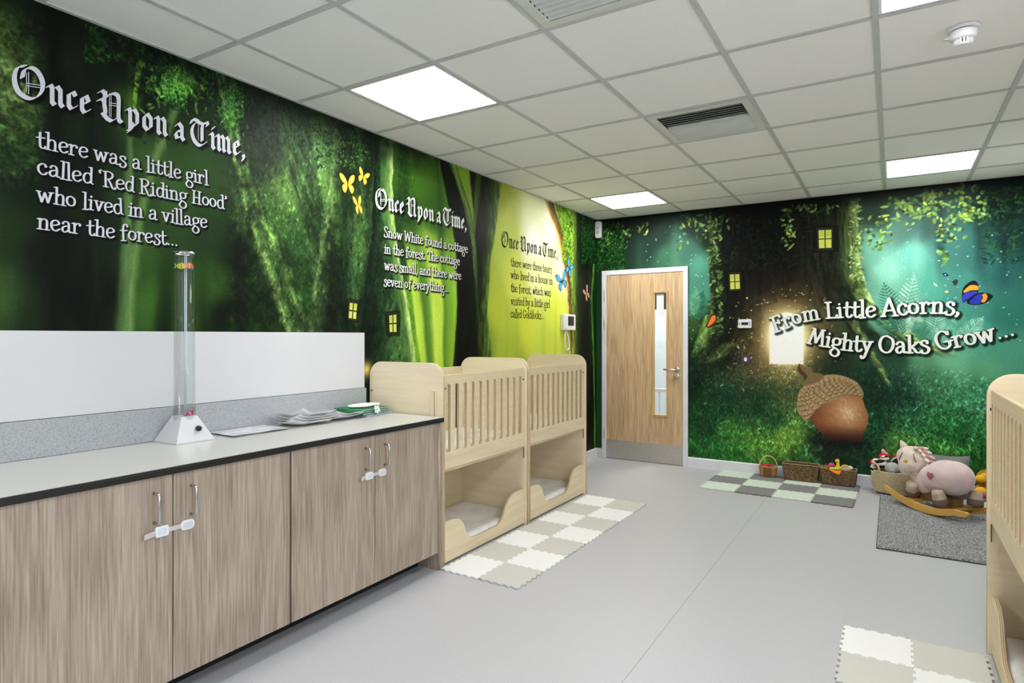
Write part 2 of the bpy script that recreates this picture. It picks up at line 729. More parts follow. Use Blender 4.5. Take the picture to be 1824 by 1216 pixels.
    def mesh(s, name, place, hole=None, sat=1.0, gain=1.0, gam=1.0):
        lum = (s.img @ np.array([.3, .59, .11]))[..., None]
        s.img = np.clip(lum + (s.img - lum) * sat, 0, 255)
        s.img = 255 * (s.img / 255 * gain).clip(0, 1) ** gam
        nz, nh = s.H.shape
        P = place(s.H.ravel(), s.Z.ravel())
        idx = np.arange(nz * nh).reshape(nz, nh)
        q = np.stack([idx[:-1, :-1], idx[:-1, 1:], idx[1:, 1:], idx[1:, :-1]], -1)
        if hole is not None:
            ch = 0.5 * (s.H[:-1, :-1] + s.H[:-1, 1:])
            cz = 0.5 * (s.Z[:-1, :-1] + s.Z[1:, :-1])
            q = q[~((ch > hole[0]) & (ch < hole[1]) & (cz < hole[2]))]
        q = q.reshape(-1, 4)
        me = bpy.data.meshes.new(name)
        me.vertices.add(len(P))
        me.vertices.foreach_set('co', P.astype(np.float32).ravel())
        me.loops.add(q.size)
        me.loops.foreach_set('vertex_index', q.ravel().astype(np.int32))
        me.polygons.add(len(q))
        me.polygons.foreach_set('loop_start', np.arange(0, q.size, 4, dtype=np.int32))
        me.update(calc_edges=True)
        c = np.clip(s.img, 0, 255) / 255.0
        c = np.where(c <= 0.04045, c / 12.92, ((c + 0.055) / 1.055) ** 2.4)
        at = me.color_attributes.new('print', 'FLOAT_COLOR', 'POINT')
        rgba = np.ones((nz * nh, 4), np.float32)
        rgba[:, :3] = c.reshape(-1, 3)
        at.data.foreach_set('color', rgba.ravel())
        me.materials.append(M_MURAL)
        me.validate()
        o = bpy.data.objects.new(name, me)
        COL.objects.link(o)
        return o


M_MURAL = mural_mat()
GREENS = [(70, 150, 45), (45, 110, 35), (110, 180, 60), (30, 80, 30), (140, 200, 80)]
DARKS = [(12, 30, 14), (20, 45, 20), (8, 18, 10)]

# ---- left wall
_us = np.linspace(0, 1062.5, 860)
_ys = np.array([on_left(u, 600)[0] for u in _us])
_ys = np.concatenate([np.linspace(ROOM_BACK, _ys[0] - 0.02, 90), _ys, [ROOM_D - 0.0005]])
_zs = np.concatenate([np.linspace(0.10, 0.84, 60), np.arange(0.85, ROOM_H + 0.01, 0.0045)])
LW = Canvas(_ys, _zs, on_left)
LW.ext = True
LW.base([
    (5, 40, (66, 90, 38)), (20, 130, (98, 122, 62)), (60, 80, (34, 52, 24)), (20, 250, (46, 70, 32)), (10, 400, (36, 58, 28)),
    (8, 530, (62, 92, 42)), (100, 60, (20, 32, 16)), (100, 150, (13, 22, 13)), (120, 300, (14, 26, 16)), (60, 330, (18, 34, 18)),
    (100, 450, (12, 22, 14)), (60, 560, (25, 45, 20)), (150, 540, (10, 15, 12)), (190, 120, (16, 30, 17)), (200, 250, (20, 38, 18)),
    (180, 420, (20, 38, 20)), (170, 520, (12, 19, 14)), (230, 200, (55, 92, 28)), (265, 140, (18, 32, 18)), (290, 220, (30, 52, 22)),
    (250, 330, (42, 72, 28)), (270, 290, (62, 98, 44)), (300, 330, (58, 98, 34)), (340, 300, (46, 84, 28)), (300, 420, (44, 74, 34)),
    (250, 450, (56, 94, 34)), (260, 540, (66, 110, 38)), (330, 560, (46, 80, 30)), (380, 500, (52, 92, 30)), (400, 560, (16, 26, 16)),
    (420, 450, (24, 40, 22)), (360, 420, (36, 64, 28)), (440, 560, (54, 96, 34)), (450, 500, (44, 78, 32)), (330, 120, (14, 34, 18)),
    (400, 200, (24, 56, 24)), (440, 200, (22, 42, 26)), (500, 230, (38, 52, 40)), (470, 260, (54, 68, 50)), (560, 300, (112, 152, 88)),
    (540, 260, (74, 106, 60)), (590, 330, (92, 140, 52)), (580, 430, (84, 134, 48)), (520, 330, (104, 144, 66)), (450, 400, (74, 108, 52)),
    (480, 430, (70, 108, 46)), (520, 450, (52, 88, 40)), (540, 540, (60, 104, 38)), (500, 560, (38, 66, 30)), (560, 500, (34, 60, 30)),
    (560, 580, (66, 112, 40)), (480, 520, (30, 54, 26)),
    (610, 300, (26, 44, 28)), (640, 300, (20, 32, 22)), (640, 450, (62, 102, 46)), (620, 400, (34, 60, 30)), (610, 500, (26, 48, 26)),
    (660, 350, (66, 100, 52)), (720, 300, (64, 112, 30)), (720, 380, (36, 74, 28)), (750, 330, (78, 128, 30)), (760, 450, (150, 190, 44)),
    (740, 520, (124, 182, 34)), (760, 600, (132, 192, 36)), (770, 380, (58, 106, 30)), (720, 460, (46, 90, 34)), (790, 540, (116, 168, 36)),
    (800, 470, (124, 168, 42)), (840, 340, (128, 158, 42)), (890, 350, (158, 168, 52)), (900, 400, (192, 205, 76)), (950, 375, (225, 228, 176)),
    (950, 430, (234, 236, 220)), (980, 400, (228, 230, 196)), (920, 500, (206, 216, 84)), (955, 490, (226, 230, 156)), (890, 560, (184, 198, 54)),
    (940, 570, (202, 212, 58)), (990, 560, (206, 216, 62)), (1000, 480, (236, 236, 172)), (980, 620, (192, 206, 62)), (900, 630, (170, 190, 50)),
    (860, 620, (120, 150, 40)), (1005, 380, (78, 116, 22)), (1015, 430, (116, 154, 32)), (1040, 450, (14, 28, 14)), (1050, 560, (20, 48, 16)),
    (1040, 700, (10, 17, 12)), (1055, 420, (14, 46, 20)), (1058, 390, (12, 36, 18)), (670, 640, (24, 48, 24)), (800, 700, (12, 15, 12)),
    (900, 700, (40, 60, 24)), (700, 560, (34, 62, 32))], p=1.9)
# broad soft trunks of the background, left to right
D1, D2 = (14, 20, 14), (26, 44, 24)
LW.trunk([(62, 0), (60, 590)], [(118, 0), (125, 590)], [(0, D2), (.5, D1), (1, (10, 14, 11))], .75, .35, .5, 2)
LW.trunk([(150, 60), (140, 590)], [(196, 60), (188, 590)], [(0, (9, 13, 10)), (1, D2)], .7, .35, .5, 3)
LW.trunk([(226, 95), (222, 250), (210, 420), (200, 590)], [(244, 95), (240, 250), (240, 420), (242, 590)],
         [(0, (52, 84, 34)), (.5, (122, 158, 92)), (.8, (128, 164, 98)), (1, (70, 110, 40))], .65, .25, .12, 4, fade=(0, .3))
LW.trunk([(300, 190), (262, 280), (232, 400), (212, 590)], [(322, 205), (290, 290), (262, 400), (244, 590)],
         [(0, (60, 94, 42)), (.5, (118, 152, 84)), (1, (64, 104, 40))], .7, .3, .14, 5, fade=(.0, .12))
LW.trunk([(238, 130), (236, 230)], [(252, 130), (238, 236)], [(0, (120, 172, 34)), (1, (112, 164, 30))], .95, .12, .05, 6, fade=(.2, .15))
LW.trunk([(262, 95), (245, 200), (238, 245)], [(310, 110), (270, 215), (245, 262)], [(0, (14, 24, 14)), (1, (20, 36, 18))], .85, .2, .3, 7)
LW.trunk([(274, 420), (268, 590)], [(318, 420), (312, 590)], [(0, (22, 36, 20)), (.6, (10, 16, 12)), (1, (30, 50, 24))], .8, .3, .3, 8, fade=(0, .3))
LW.trunk([(352, 440), (350, 590)], [(372, 440), (372, 590)], [(0, (18, 30, 18)), (1, (16, 28, 16))], .6, .35, .2, 9, fade=(0, .4))
LW.trunk([(404, 360), (412, 480), (414, 590)], [(440, 380), (448, 480), (446, 590)], [(0, (26, 44, 24)), (.6, (14, 22, 15)), (1, (34, 58, 28))], .85, .25, .3, 10,
         fade=(0, .35))
# the mossy forked tree behind the second block of writing
LW.trunk([(404, 250), (425, 360), (448, 440), (500, 590)], [(438, 255), (470, 360), (520, 460), (560, 590)],
         [(0, (26, 44, 22)), (.25, (132, 172, 84)), (.45, (64, 92, 46)), (.7, (110, 150, 70)), (1, (34, 58, 30))], .85, .12, .8, 11, (42, 16))
LW.trunk([(480, 210), (505, 300), (540, 420), (565, 590)], [(560, 240), (575, 330), (600, 440), (612, 590)],
         [(0, (60, 84, 44)), (.4, (52, 80, 40)), (.75, (40, 64, 34)), (1, (24, 38, 24))], .75, .2, .8, 12, (45, 12))
LW.trunk([(596, 190), (580, 330), (566, 430), (540, 590)], [(618, 205), (606, 330), (600, 430), (588, 590)],
         [(0, (88, 128, 60)), (.35, (132, 168, 88)), (1, (34, 58, 30))], .75, .2, .5, 13, (60, 8), fade=(.3, 0))
LW.trunk([(600, 200), (604, 400), (600, 590)], [(672, 225), (664, 400), (668, 660)],
         [(0, (28, 46, 26)), (.3, (34, 60, 32)), (.55, (58, 94, 42)), (.8, (22, 36, 22)), (1, (14, 24, 16))], .85, .12, .8, 14, (48, 10))
LW.blob(645, 425, .12, .25, (92, 136, 62), .5, 1, .5, 4)
LW.trunk([(668, 225), (662, 400), (648, 520), (630, 680)], [(702, 240), (699, 330), (704, 400), (716, 480), (728, 540), (746, 680)],
         [(0, (16, 28, 18)), (.3, (30, 58, 32)), (.55, (60, 104, 50)), (.8, (92, 134, 62)), (.93, (176, 202, 112)), (1, (150, 190, 70))], .97, .045, .55, 15, (45, 14))
LW.blob(690, 520, .2, .35, (20, 40, 24), .6, 1, .6, 8)
LW.trunk([(706, 245), (706, 400), (722, 500)], [(734, 250), (730, 400), (726, 500)], [(0, (34, 66, 28)), (1, (44, 84, 28))], .7, .3, .2, 16, fade=(.3, 0))
LW.trunk([(778, 290), (776, 480), (770, 640)], [(792, 300), (796, 480), (792, 640)], [(0, (44, 80, 28)), (1, (60, 104, 30))], .7, .3, .15, 17, fade=(.2, 0))
LW.trunk([(748, 560), (744, 660)], [(762, 560), (772, 660)], [(0, (70, 120, 34)), (1, (84, 136, 34))], .6, .35, .1, 18, fade=(0, .4))
# big dark trunks with a fork
LW.trunk([(836, 320), (846, 400), (840, 480), (828, 640), (826, 700)], [(893, 330), (885, 400), (874, 470), (869, 560), (884, 700)],
         [(0, (14, 20, 12)), (.45, (26, 34, 16)), (.75, (64, 88, 32)), (1, (96, 126, 44))], .97, .06, .6, 19, (45, 10))
LW.trunk([(783, 290), (799, 370), (812, 440), (814, 540), (806, 700)], [(806, 300), (836, 380), (850, 440), (852, 540), (866, 700)],
         [(0, (22, 32, 14)), (.35, (12, 16, 10)), (.8, (20, 30, 14)), (1, (60, 84, 32))], .97, .05, .5, 20, (45, 10))
LW.trunk([(806, 300), (826, 370), (840, 440), (846, 520)], [(815, 300), (838, 370), (848, 430), (852, 520)],
         [(0, (78, 104, 40)), (.5, (104, 132, 56)), (1, (56, 76, 30))], .85, .15, .4, 21, (60, 14), fade=(.2, 0))
LW.trunk([(846, 318), (842, 400), (844, 430)], [(858, 322), (850, 390), (846, 430)], [(0, (84, 110, 40)), (1, (70, 96, 36))], .8, .15, .3, 22)
# glade: faint far trunks, then the warm arc and the dark wood at the corner
for (u, wd_) in ((903, 5), (922, 4), (968, 5), (990, 3), (888, 4)):
    LW.trunk([(u - wd_, 520), (u - wd_ - 2, 660)], [(u + wd_, 520), (u + wd_ + 1, 660)], [(0, (150, 168, 40)), (1, (168, 184, 46))], .55, .4, .1, u, fade=(0, .5))
LW.trunk([(978, 380), (992, 420), (1001, 460), (1008, 500), (1012, 560), (1014, 640)],
         [(992, 380), (1004, 420), (1012, 460), (1016, 500), (1020, 560), (1024, 640)],
         [(0, (214, 180, 90)), (.4, (156, 112, 46)), (.8, (84, 66, 26)), (1, (60, 74, 22))], .95, .12, .5, 23, (70, 14))
LW.trunk([(992, 380), (1004, 420), (1014, 480), (1019, 560)], [(1020, 375), (1020, 420), (1021, 480), (1023, 560)],
         [(0, (120, 134, 30)), (.5, (96, 146, 24)), (1, (134, 168, 50))], .85, .1, .8, 24, (70, 40))
LW.trunk([(1020, 374), (1018, 480), (1019, 600), (1012, 820)], [(1036, 380), (1036, 480), (1038, 600), (1036, 820)],
         [(0, (140, 172, 60)), (.25, (92, 120, 44)), (.6, (40, 58, 26)), (1, (16, 26, 16))], .95, .08, .5, 25, (60, 10))
LW.trunk([(1036, 380), (1036, 820)], [(1049, 385), (1050, 820)], [(0, (10, 18, 11)), (.5, (16, 28, 16)), (1, (8, 12, 9))], .9, .15, .4, 26)
LW.trunk([(1056, 470), (1052, 530), (1056, 640), (1058, 760)], [(1062, 470), (1056, 530), (1060, 640), (1062, 760)],
         [(0, (110, 180, 50)), (.5, (80, 150, 30)), (1, (20, 60, 16))], .85, .2, .4, 27)
# leaves
LW.scatter((150, 40, 260, 110), 500, .018, .006, (-1.6, 1.6), DARKS + GREENS[:2], .6)
LW.scatter((250, 90, 400, 200), 2600, .016, .006, (-1.8, 1.8), GREENS, .65,
           dens=lambda u, v: max(0.03, math.exp(-((u - 318) / 40) ** 2 - ((v - 150) / 30) ** 2)))
LW.scatter((380, 130, 450, 260), 1200, .016, .006, (-1.8, 1.8), GREENS, .5,
           dens=lambda u, v: max(0.03, math.exp(-((u - 412) / 20) ** 2 - ((v - 190) / 40) ** 2)))
LW.scatter((0, 20, 80, 330), 1300, .016, .006, (-1.6, 1.6), None, .5, (0.5, 1.6))
LW.scatter((230, 100, 640, 260), 2200, .014, .006, (-1.8, 1.8), DARKS + [(40, 84, 36)], .55,
           dens=lambda u, v: 1.0 if v < 60 + 0.42 * (u - 100) + 45 else 0.1)
LW.scatter((410, 260, 700, 580), 5200, .014, .005, (0.6, 2.4), None, .55, (0.45, 1.7))
LW.scatter((620, 220, 740, 640), 2400, .014, .005, (0.6, 2.4), None, .5, (0.5, 1.6))
for (u, v, a_, b_, q) in ((432, 470, .10, .34, .75), (470, 560, .12, .14, .6), (590, 500, .10, .34, .7), (600, 580, .16, .12, .6), (560, 400, .10, .12, .35), (510, 480, .09, .12, .45),
                          (545, 560, .10, .10, .5), (620, 300, .12, .3, .6), (470, 300, .14, .12, .4), (650, 600, .12, .2, .6)):
    LW.blob(u, v, a_, b_, (15, 26, 16), q, 1, .9, u)
LW.trunk([(712, 390), (722, 460), (734, 540), (752, 680)], [(806, 390), (813, 460), (815, 540), (806, 680)],
         [(0, (190, 218, 70)), (.16, (176, 210, 62)), (.24, (84, 132, 40)), (.34, (104, 156, 42)), (.44, (196, 220, 78)), (.64, (180, 212, 60)), (.70, (96, 142, 40)), (.80, (120, 168, 42)), (1, (160, 202, 50))],
         .95, .04, .10, 51, (8, 3), fade=(0, .16))
LW.trunk([(676, 225), (676, 330), (682, 400), (694, 480), (706, 540), (722, 680)], [(703, 240), (699, 330), (704, 400), (716, 480), (728, 540), (747, 680)],
         [(0, (58, 100, 46)), (.45, (84, 128, 58)), (.8, (166, 196, 104)), (.95, (206, 224, 140)), (1, (190, 214, 110))], .9, .16, .35, 15, (70, 16))
LW.trunk([(783, 290), (799, 370), (812, 440), (814, 540), (806, 700)], [(806, 300), (836, 380), (850, 440), (852, 540), (866, 700)],
         [(0, (40, 54, 22)), (.12, (12, 16, 10)), (.8, (18, 26, 13)), (1, (70, 96, 36))], .97, .04, .6, 20, (45, 10))
LW.trunk([(806, 300), (826, 370), (840, 440), (846, 520)], [(815, 300), (838, 370), (848, 430), (852, 520)],
         [(0, (78, 104, 40)), (.5, (118, 146, 64)), (1, (56, 76, 30))], .85, .15, .5, 21, (60, 14), fade=(.2, 0))
LW.scatter((285, 110, 350, 190), 1100, .010, .0045, (-1.8, 1.8), [(120, 210, 60), (90, 180, 50), (150, 226, 90), (60, 140, 40)], .8,
           dens=lambda u, v: math.exp(-((u - 318) / 22) ** 2 - ((v - 150) / 18) ** 2))
LW.scatter((395, 140, 440, 240), 700, .010, .0045, (-1.8, 1.8), [(90, 170, 60), (70, 150, 50), (120, 200, 90)], .75,
           dens=lambda u, v: math.exp(-((u - 410) / 14) ** 2 - ((v - 185) / 30) ** 2))
LW.scatter((1000, 380, 1022, 470), 500, .02, .008, (-1.5, 1.5), [(110, 170, 30), (40, 90, 16), (150, 190, 50)], .6)
LW.scatter((1036, 385, 1062, 470), 600, .025, .010, (-1.5, 1.5), [(20, 90, 30), (40, 120, 40), (10, 40, 16)], .6)
LW.scatter((560, 220, 660, 300), 500, .014, .006, (-1.5, 1.5), [(50, 100, 40), (16, 30, 16), (90, 140, 60)], .6)
# the print darkens towards the ceiling line
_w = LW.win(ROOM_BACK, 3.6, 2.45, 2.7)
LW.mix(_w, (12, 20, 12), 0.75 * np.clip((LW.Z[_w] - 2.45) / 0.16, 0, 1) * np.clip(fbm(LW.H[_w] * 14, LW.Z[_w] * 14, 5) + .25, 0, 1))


def printed_window(cv, pts, frame=(20, 26, 16), glow=(206, 212, 96)):
    P = [np.array(cv.conv(*p)) for p in pts]       # corners: top-left, top-right, bottom-right, bottom-left
    c = np.mean(P, 0)
    cv.poly([tuple(c + (p - c) * np.array([2.1, 1.5])) for p in P], frame, .55, px=False)
    cv.decal([tuple(c + (p - c) * 1.28) for p in P], (30, 34, 20))
    cv.decal([tuple(p) for p in P], glow)
    cv.decal([tuple(p) for p in (P[0], P[1], P[1] * .65 + P[2] * .35, P[0] * .65 + P[3] * .35)], (188, 200, 84))

    def bar(a, b, t):
        d = (b - a) / np.linalg.norm(b - a)
        n = np.array([-d[1], d[0]]) * t
        cv.decal([tuple(a + n), tuple(b + n), tuple(b - n), tuple(a - n)], (58, 62, 26))
    bar((P[0] + P[1]) / 2, (P[2] + P[3]) / 2, .005)
    bar((P[0] + P[3]) / 2, (P[1] + P[2]) / 2, .005)


printed_window(LW, [(623, 539), (636, 541), (634, 568), (621, 566)])
printed_window(LW, [(693, 562), (706, 560), (706, 591), (694, 591)])
LW.blob(653, 658, .05, .05, (240, 200, 90), .9)


def butterfly(cv, u, v, r, rot, wing, edge, squash=1.0, spot=None):
    h0, z0 = cv.conv(u, v)
    ca, sa = math.cos(rot), math.sin(rot)

    def T(a, b):
        a *= squash
        return (h0 + r * (a * ca - b * sa), z0 + r * (a * sa + b * ca))
    up = catmull([(.03, .02), (.18, .42), (.45, .82), (.80, 1.02), (1.0, .98), (1.02, .72), (.86, .36), (.5, .06), (.03, .02)], 3)
    lo = catmull([(.03, .0), (.34, .03), (.66, -.10), (.80, -.40), (.68, -.74), (.46, -.90), (.26, -.70), (.10, -.32), (.03, .0)], 3)
    for sg in (-1, 1):
        for W in (lo, up):
            cv.decal([T(a * sg, b) for a, b in W], edge)
            m = np.mean(np.array(W), 0) * .92
            cv.decal([T((m[0] + (a - m[0]) * .80) * sg, m[1] + (b - m[1]) * .80) for a, b in W], wing)
            cv.decal([T((m[0] + (a - m[0]) * .45) * sg, m[1] + (b - m[1]) * .45) for a, b in W], spot or [min(255, q * 1.08) for q in wing])
    cv.decal([T(-.045, -.45), T(.045, -.45), T(.03, .42), T(-.03, .42)], (50, 40, 24))


butterfly(LW, 619.5, 328, .060, .1, (250, 206, 60), (224, 160, 40), 1.0, (252, 222, 110))
butterfly(LW, 647, 315, .046, -.3, (248, 206, 70), (214, 150, 30))
butterfly(LW, 638, 366, .058, .25, (248, 210, 76), (214, 150, 30), .6)
butterfly(LW, 1001, 501, .095, .35, (70, 160, 226), (16, 40, 74), 1.25)
butterfly(LW, 1014, 478, .085, -.5, (76, 160, 232), (20, 56, 104), .9)
butterfly(LW, 1045, 523, .085, .6, (206, 168, 170), (130, 70, 44), .8, (190, 120, 80))

# ---- far wall
BW = Canvas(np.arange(0, ROOM_W + 0.01, 0.0048), np.arange(0.10, ROOM_H + 0.01, 0.0048), on_back)
BW.base([
    (1075, 420, (20, 60, 25)), (1085, 470, (24, 66, 28)), (1110, 400, (20, 28, 24)), (1150, 400, (24, 30, 28)), (1150, 440, (34, 66, 56)),
    (1190, 455, (62, 124, 92)), (1170, 420, (38, 70, 56)), (1220, 440, (70, 130, 115)), (1240, 400, (42, 66, 58)), (1245, 470, (88, 172, 148)),
    (1240, 540, (84, 168, 142)), (1255, 500, (76, 150, 126)), (1235, 580, (60, 100, 42)), (1270, 420, (35, 50, 30)), (1290, 400, (20, 20, 18)),
    (1350, 400, (22, 22, 21)), (1400, 420, (18, 18, 18)), (1450, 480, (34, 36, 28)), (1340, 480, (24, 25, 21)), (1500, 430, (48, 66, 38)),
    (1480, 400, (28, 33, 24)), (1500, 520, (40, 54, 34)), (1270, 580, (24, 34, 24)), (1240, 620, (24, 50, 30)), (1230, 680, (18, 48, 30)),
    (1290, 620, (28, 42, 28)), (1300, 560, (26, 30, 22)), (1240, 740, (28, 76, 38)), (1260, 800, (40, 110, 45)), (1340, 600, (136, 120, 68)),
    (1350, 650, (96, 94, 56)), (1330, 680, (66, 76, 48)), (1400, 690, (112, 120, 62)), (1460, 600, (60, 64, 38)), (1480, 640, (24, 48, 34)),
    (1560, 690, (30, 60, 42)), (1600, 640, (40, 92, 62)), (1550, 440, (112, 190, 166)), (1580, 480, (134, 216, 188)), (1570, 540, (112, 192, 162)),
    (1620, 450, (112, 205, 182)), (1650, 520, (82, 186, 160)), (1600, 410, (80, 130, 115)), (1560, 380, (44, 68, 54)), (1640, 360, (48, 68, 62)),
    (1650, 400, (60, 102, 94)), (1700, 450, (60, 132, 124)), (1720, 520, (70, 160, 145)), (1780, 480, (40, 110, 108)), (1800, 420, (30, 70, 70)),
    (1790, 360, (20, 40, 35)), (1800, 560, (45, 132, 116)), (1740, 600, (72, 172, 150)), (1700, 640, (110, 192, 150)), (1800, 620, (74, 164, 136)), (1760, 660, (90, 174, 128)), (1640, 640, (90, 160, 116)),
    (1740, 700, (60, 140, 94)), (1650, 680, (64, 134, 88)), (1600, 700, (34, 80, 60)), (1560, 760, (28, 84, 52)), (1620, 750, (42, 116, 66)),
    (1700, 770, (34, 108, 50)), (1600, 790, (80, 140, 50)), (1680, 810, (60, 130, 48)), (1740, 830, (40, 110, 45)), (1540, 820, (34, 72, 48)),
    (1480, 790, (38, 58, 44)), (1400, 780, (116, 172, 52)), (1350, 790, (80, 140, 48)), (1300, 770, (60, 130, 48)), (1290, 720, (28, 76, 48)),
    (1350, 720, (34, 76, 44)), (1380, 750, (40, 94, 48)), (1260, 760, (28, 72, 38)), (1300, 820, (44, 114, 44)), (1430, 830, (52, 112, 50)),
    (1240, 790, (34, 98, 40))], p=1.9)
for (u, w_, c) in ((1140, 16, (60, 120, 90)), (1205, 12, (110, 185, 155)), (1590, 22, (150, 225, 200)), (1635, 14, (140, 215, 195)), (1700, 16, (80, 150, 140)), (1765, 14, (64, 150, 135))):
    BW.trunk([(u - w_, 370), (u - w_ * 1.5, 560)], [(u + w_, 370), (u + w_ * 1.2, 560)], [(0, c), (1, c)], .35, .5, .03, u, fade=(.4, .5))
for (u, w_) in ((1675, 12), (1745, 14), (1790, 10), (1128, 10)):
    BW.trunk([(u - w_, 340), (u - w_, 520)], [(u + w_, 340), (u + w_, 520)], [(0, (24, 50, 48)), (1, (24, 50, 48))], .5, .5, .05, u, fade=(.6, 0))
# the great tree
BW.trunk([(1262, 372), (1262, 480), (1264, 560), (1250, 620), (1226, 668)], [(1340, 366), (1345, 480), (1360, 560), (1380, 600), (1400, 668)],
         [(0, (66, 88, 40)), (.12, (34, 44, 26)), (.3, (24, 26, 20)), (1, (22, 22, 20))], .92, .04, .6, 31, (50, 8), fade=(.18, 0))
BW.trunk([(1335, 366), (1340, 480), (1350, 560)], [(1530, 350), (1531, 470), (1552, 560)],
         [(0, (20, 20, 18)), (.35, (18, 18, 18)), (.6, (38, 38, 30)), (.8, (34, 42, 28)), (.92, (84, 108, 52)), (1, (128, 158, 84))], .96, .025, .7, 32, (50, 9), fade=(.12, 0))
BW.trunk([(1470, 500), (1490, 560), (1510, 600), (1540, 640), (1566, 672)], [(1512, 484), (1528, 540), (1560, 588), (1600, 620), (1640, 650)],
         [(0, (30, 42, 28)), (.5, (34, 48, 32)), (1, (40, 60, 36))], .85, .15, .8, 37, (40, 14), fade=(.35, .1))
BW.trunk([(1506, 440), (1510, 484), (1516, 524), (1537, 551), (1567, 581), (1600, 604), (1683, 640)], [(1532, 440), (1534, 470), (1546, 511), (1564, 549), (1601, 577), (1642, 599), (1720, 640)],
         [(0, (60, 84, 40)), (.35, (96, 130, 60)), (.7, (140, 174, 88)), (1, (176, 214, 136))], .95, .10, .7, 33, (36, 30), fade=(.08, .1))
BW.trunk([(1500, 556), (1530, 610), (1563, 660), (1584, 692)], [(1524, 556), (1554, 610), (1582, 660), (1594, 692)],
         [(0, (52, 72, 38)), (.5, (124, 156, 78)), (1, (40, 60, 38))], .9, .15, .8, 34, (40, 25), fade=(.1, .2))
BW.trunk([(1252, 560), (1240, 600), (1226, 640)], [(1275, 560), (1268, 600), (1246, 640)], [(0, (96, 136, 60)), (.5, (120, 160, 70)), (1, (34, 50, 30))], .85, .15, .7, 35, (50, 12), fade=(.3, 0))
BW.trunk([(1290, 600), (1262, 632), (1226, 650)], [(1330, 606), (1280, 650), (1228, 668)], [(0, (60, 84, 40)), (.5, (104, 132, 62)), (1, (26, 44, 28))], .7, .2, .6, 36, fade=(.3, .2))
# glowing doorway printed in the tree
BW.scatter((1290, 450, 1500, 690), 3200, .010, .004, (0, 3), None, .5, (0.5, 1.7))
BW.blob(1400, 590, .40, .42, (140, 114, 62), .66, 1.2, .25, 5)
BW.blob(1400, 600, .27, .31, (206, 172, 96), .85, 1.2, .12, 6)
BW.poly([(1352, 655), (1354, 580), (1366, 545), (1400, 532), (1436, 545), (1448, 580), (1450, 650)], (196, 160, 92), .22)
BW.blob(1401, 602, .19, .25, (252, 236, 176), 1.0, 1.9)
BW.blob(1401, 603, .175, .245, (255, 242, 190), 1.0, 2.4)
for g_ in (3, 2, 1, 0):
    BW.poly([(1373 - g_, 646 + g_), (1373 - g_, 580), (1379 - g_, 566 - g_), (1401, 558 - g_), (1422 + g_, 566 - g_), (1429 + g_, 580), (1429 + g_, 646 + g_)], (255, 255 - 2 * g_, 250 - 10 * g_), .55)
BW.blob(1401, 602, .115, .19, (255, 255, 252), 1.0, 2.5)
for k in range(150):
    a_, r_ = RNG.uniform(0, 2 * PI), RNG.uniform(30, 110)
    h_, z_ = BW.conv(1400 + r_ * math.cos(a_), 595 + 0.9 * r_ * math.sin(a_))
    BW.stamp(h_, z_, .008, .006, 0, (255, 236, 170), RNG.uniform(.4, 1))
# leaves and ivy
_leaf = [(130, 180, 60), (90, 140, 60), (176, 216, 90), (60, 100, 50), (44, 76, 46), (150, 200, 110), (196, 220, 70)]
for (u0, v0, u1, v1, n) in ((1590, 345, 1680, 400, 110), (1640, 325, 1760, 372, 130), (1680, 372, 1760, 400, 60), (1660, 400, 1720, 440, 34), (1668, 440, 1694, 468, 16),
                            (1536, 380, 1590, 445, 40), (1545, 430, 1575, 446, 14), (1575, 350, 1640, 380, 40),
                            (1190, 378, 1300, 412, 60), (1205, 396, 1225, 450, 18), (1236, 416, 1262, 430, 12), (1390, 362, 1420, 440, 44), (1400, 360, 1500, 380, 36),
                            (1135, 392, 1160, 420, 14), (1068, 396, 1128, 450, 90)):
    BW.scatter((u0, v0, u1, v1), int(n * 1.7), .026, .014, (-1.6, 1.2), _leaf, .78, dens=lambda u, v: math.exp(-1.4 * (((u - (u0 + u1) / 2) / (u1 - u0) * 2) ** 2 + ((v - (v0 + v1) / 2) / (v1 - v0) * 2) ** 2)), big=1.1)
BW.scatter((1064, 395, 1112, 485), 1100, .016, .007, (-1.5, 1.5), [(30, 110, 34), (20, 70, 26), (60, 150, 50), (10, 34, 14)], .6)
BW.scatter((1262, 400, 1286, 600), 150, .026, .013, (-1.5, 1.5), [(110, 140, 60), (80, 120, 60), (50, 84, 50), (140, 170, 90)], .85)
BW.scatter((1512, 350, 1536, 500), 150, .020, .009, (-1.5, 1.5), [(130, 160, 70), (90, 120, 60), (170, 200, 110)], .85)
BW.scatter((1290, 380, 1480, 480), 420, .022, .008, (-1.5, 1.5), [(30, 50, 30), (22, 40, 24), (44, 66, 38)], .6)
BW.scatter((1750, 330, 1824, 470), 260, .024, .010, (-1.5, 1.5), [(30, 90, 50), (24, 60, 44), (60, 120, 60)], .55)
for k in range(170):                    # drifting motes of light
    u, v = RNG.choice([RNG.uniform(1560, 1820), RNG.uniform(1150, 1262)]), RNG.uniform(400, 620)
    h_, z_ = BW.conv(u, v)
    BW.stamp(h_, z_, .007, .006, 0, (220, 250, 240), RNG.uniform(.3, .9))


def frond(cv, u0, v0, u1, v1, wid, col, n=16):
    a, b = np.array(cv.conv(u0, v0)), np.array(cv.conv(u1, v1))
    d = (b - a) / np.linalg.norm(b - a)
    ang = math.atan2(d[1], d[0])
    for k in range(n):
        t = k / (n - 1)
        p = a + (b - a) * t
        wl = wid * math.sin(PI * min(1, t * 0.85 + 0.15)) + .008
        for sg in (-1, 1):
            q = ang + sg * 1.0
            cv.stamp(p[0] + math.cos(q) * wl * .5, p[1] + math.sin(q) * wl * .5, wl * .55, .008, q, np.array(col) * RNG.uniform(.85, 1.15), .8)
        cv.stamp(p[0], p[1], .02, .005, ang, col, .8)


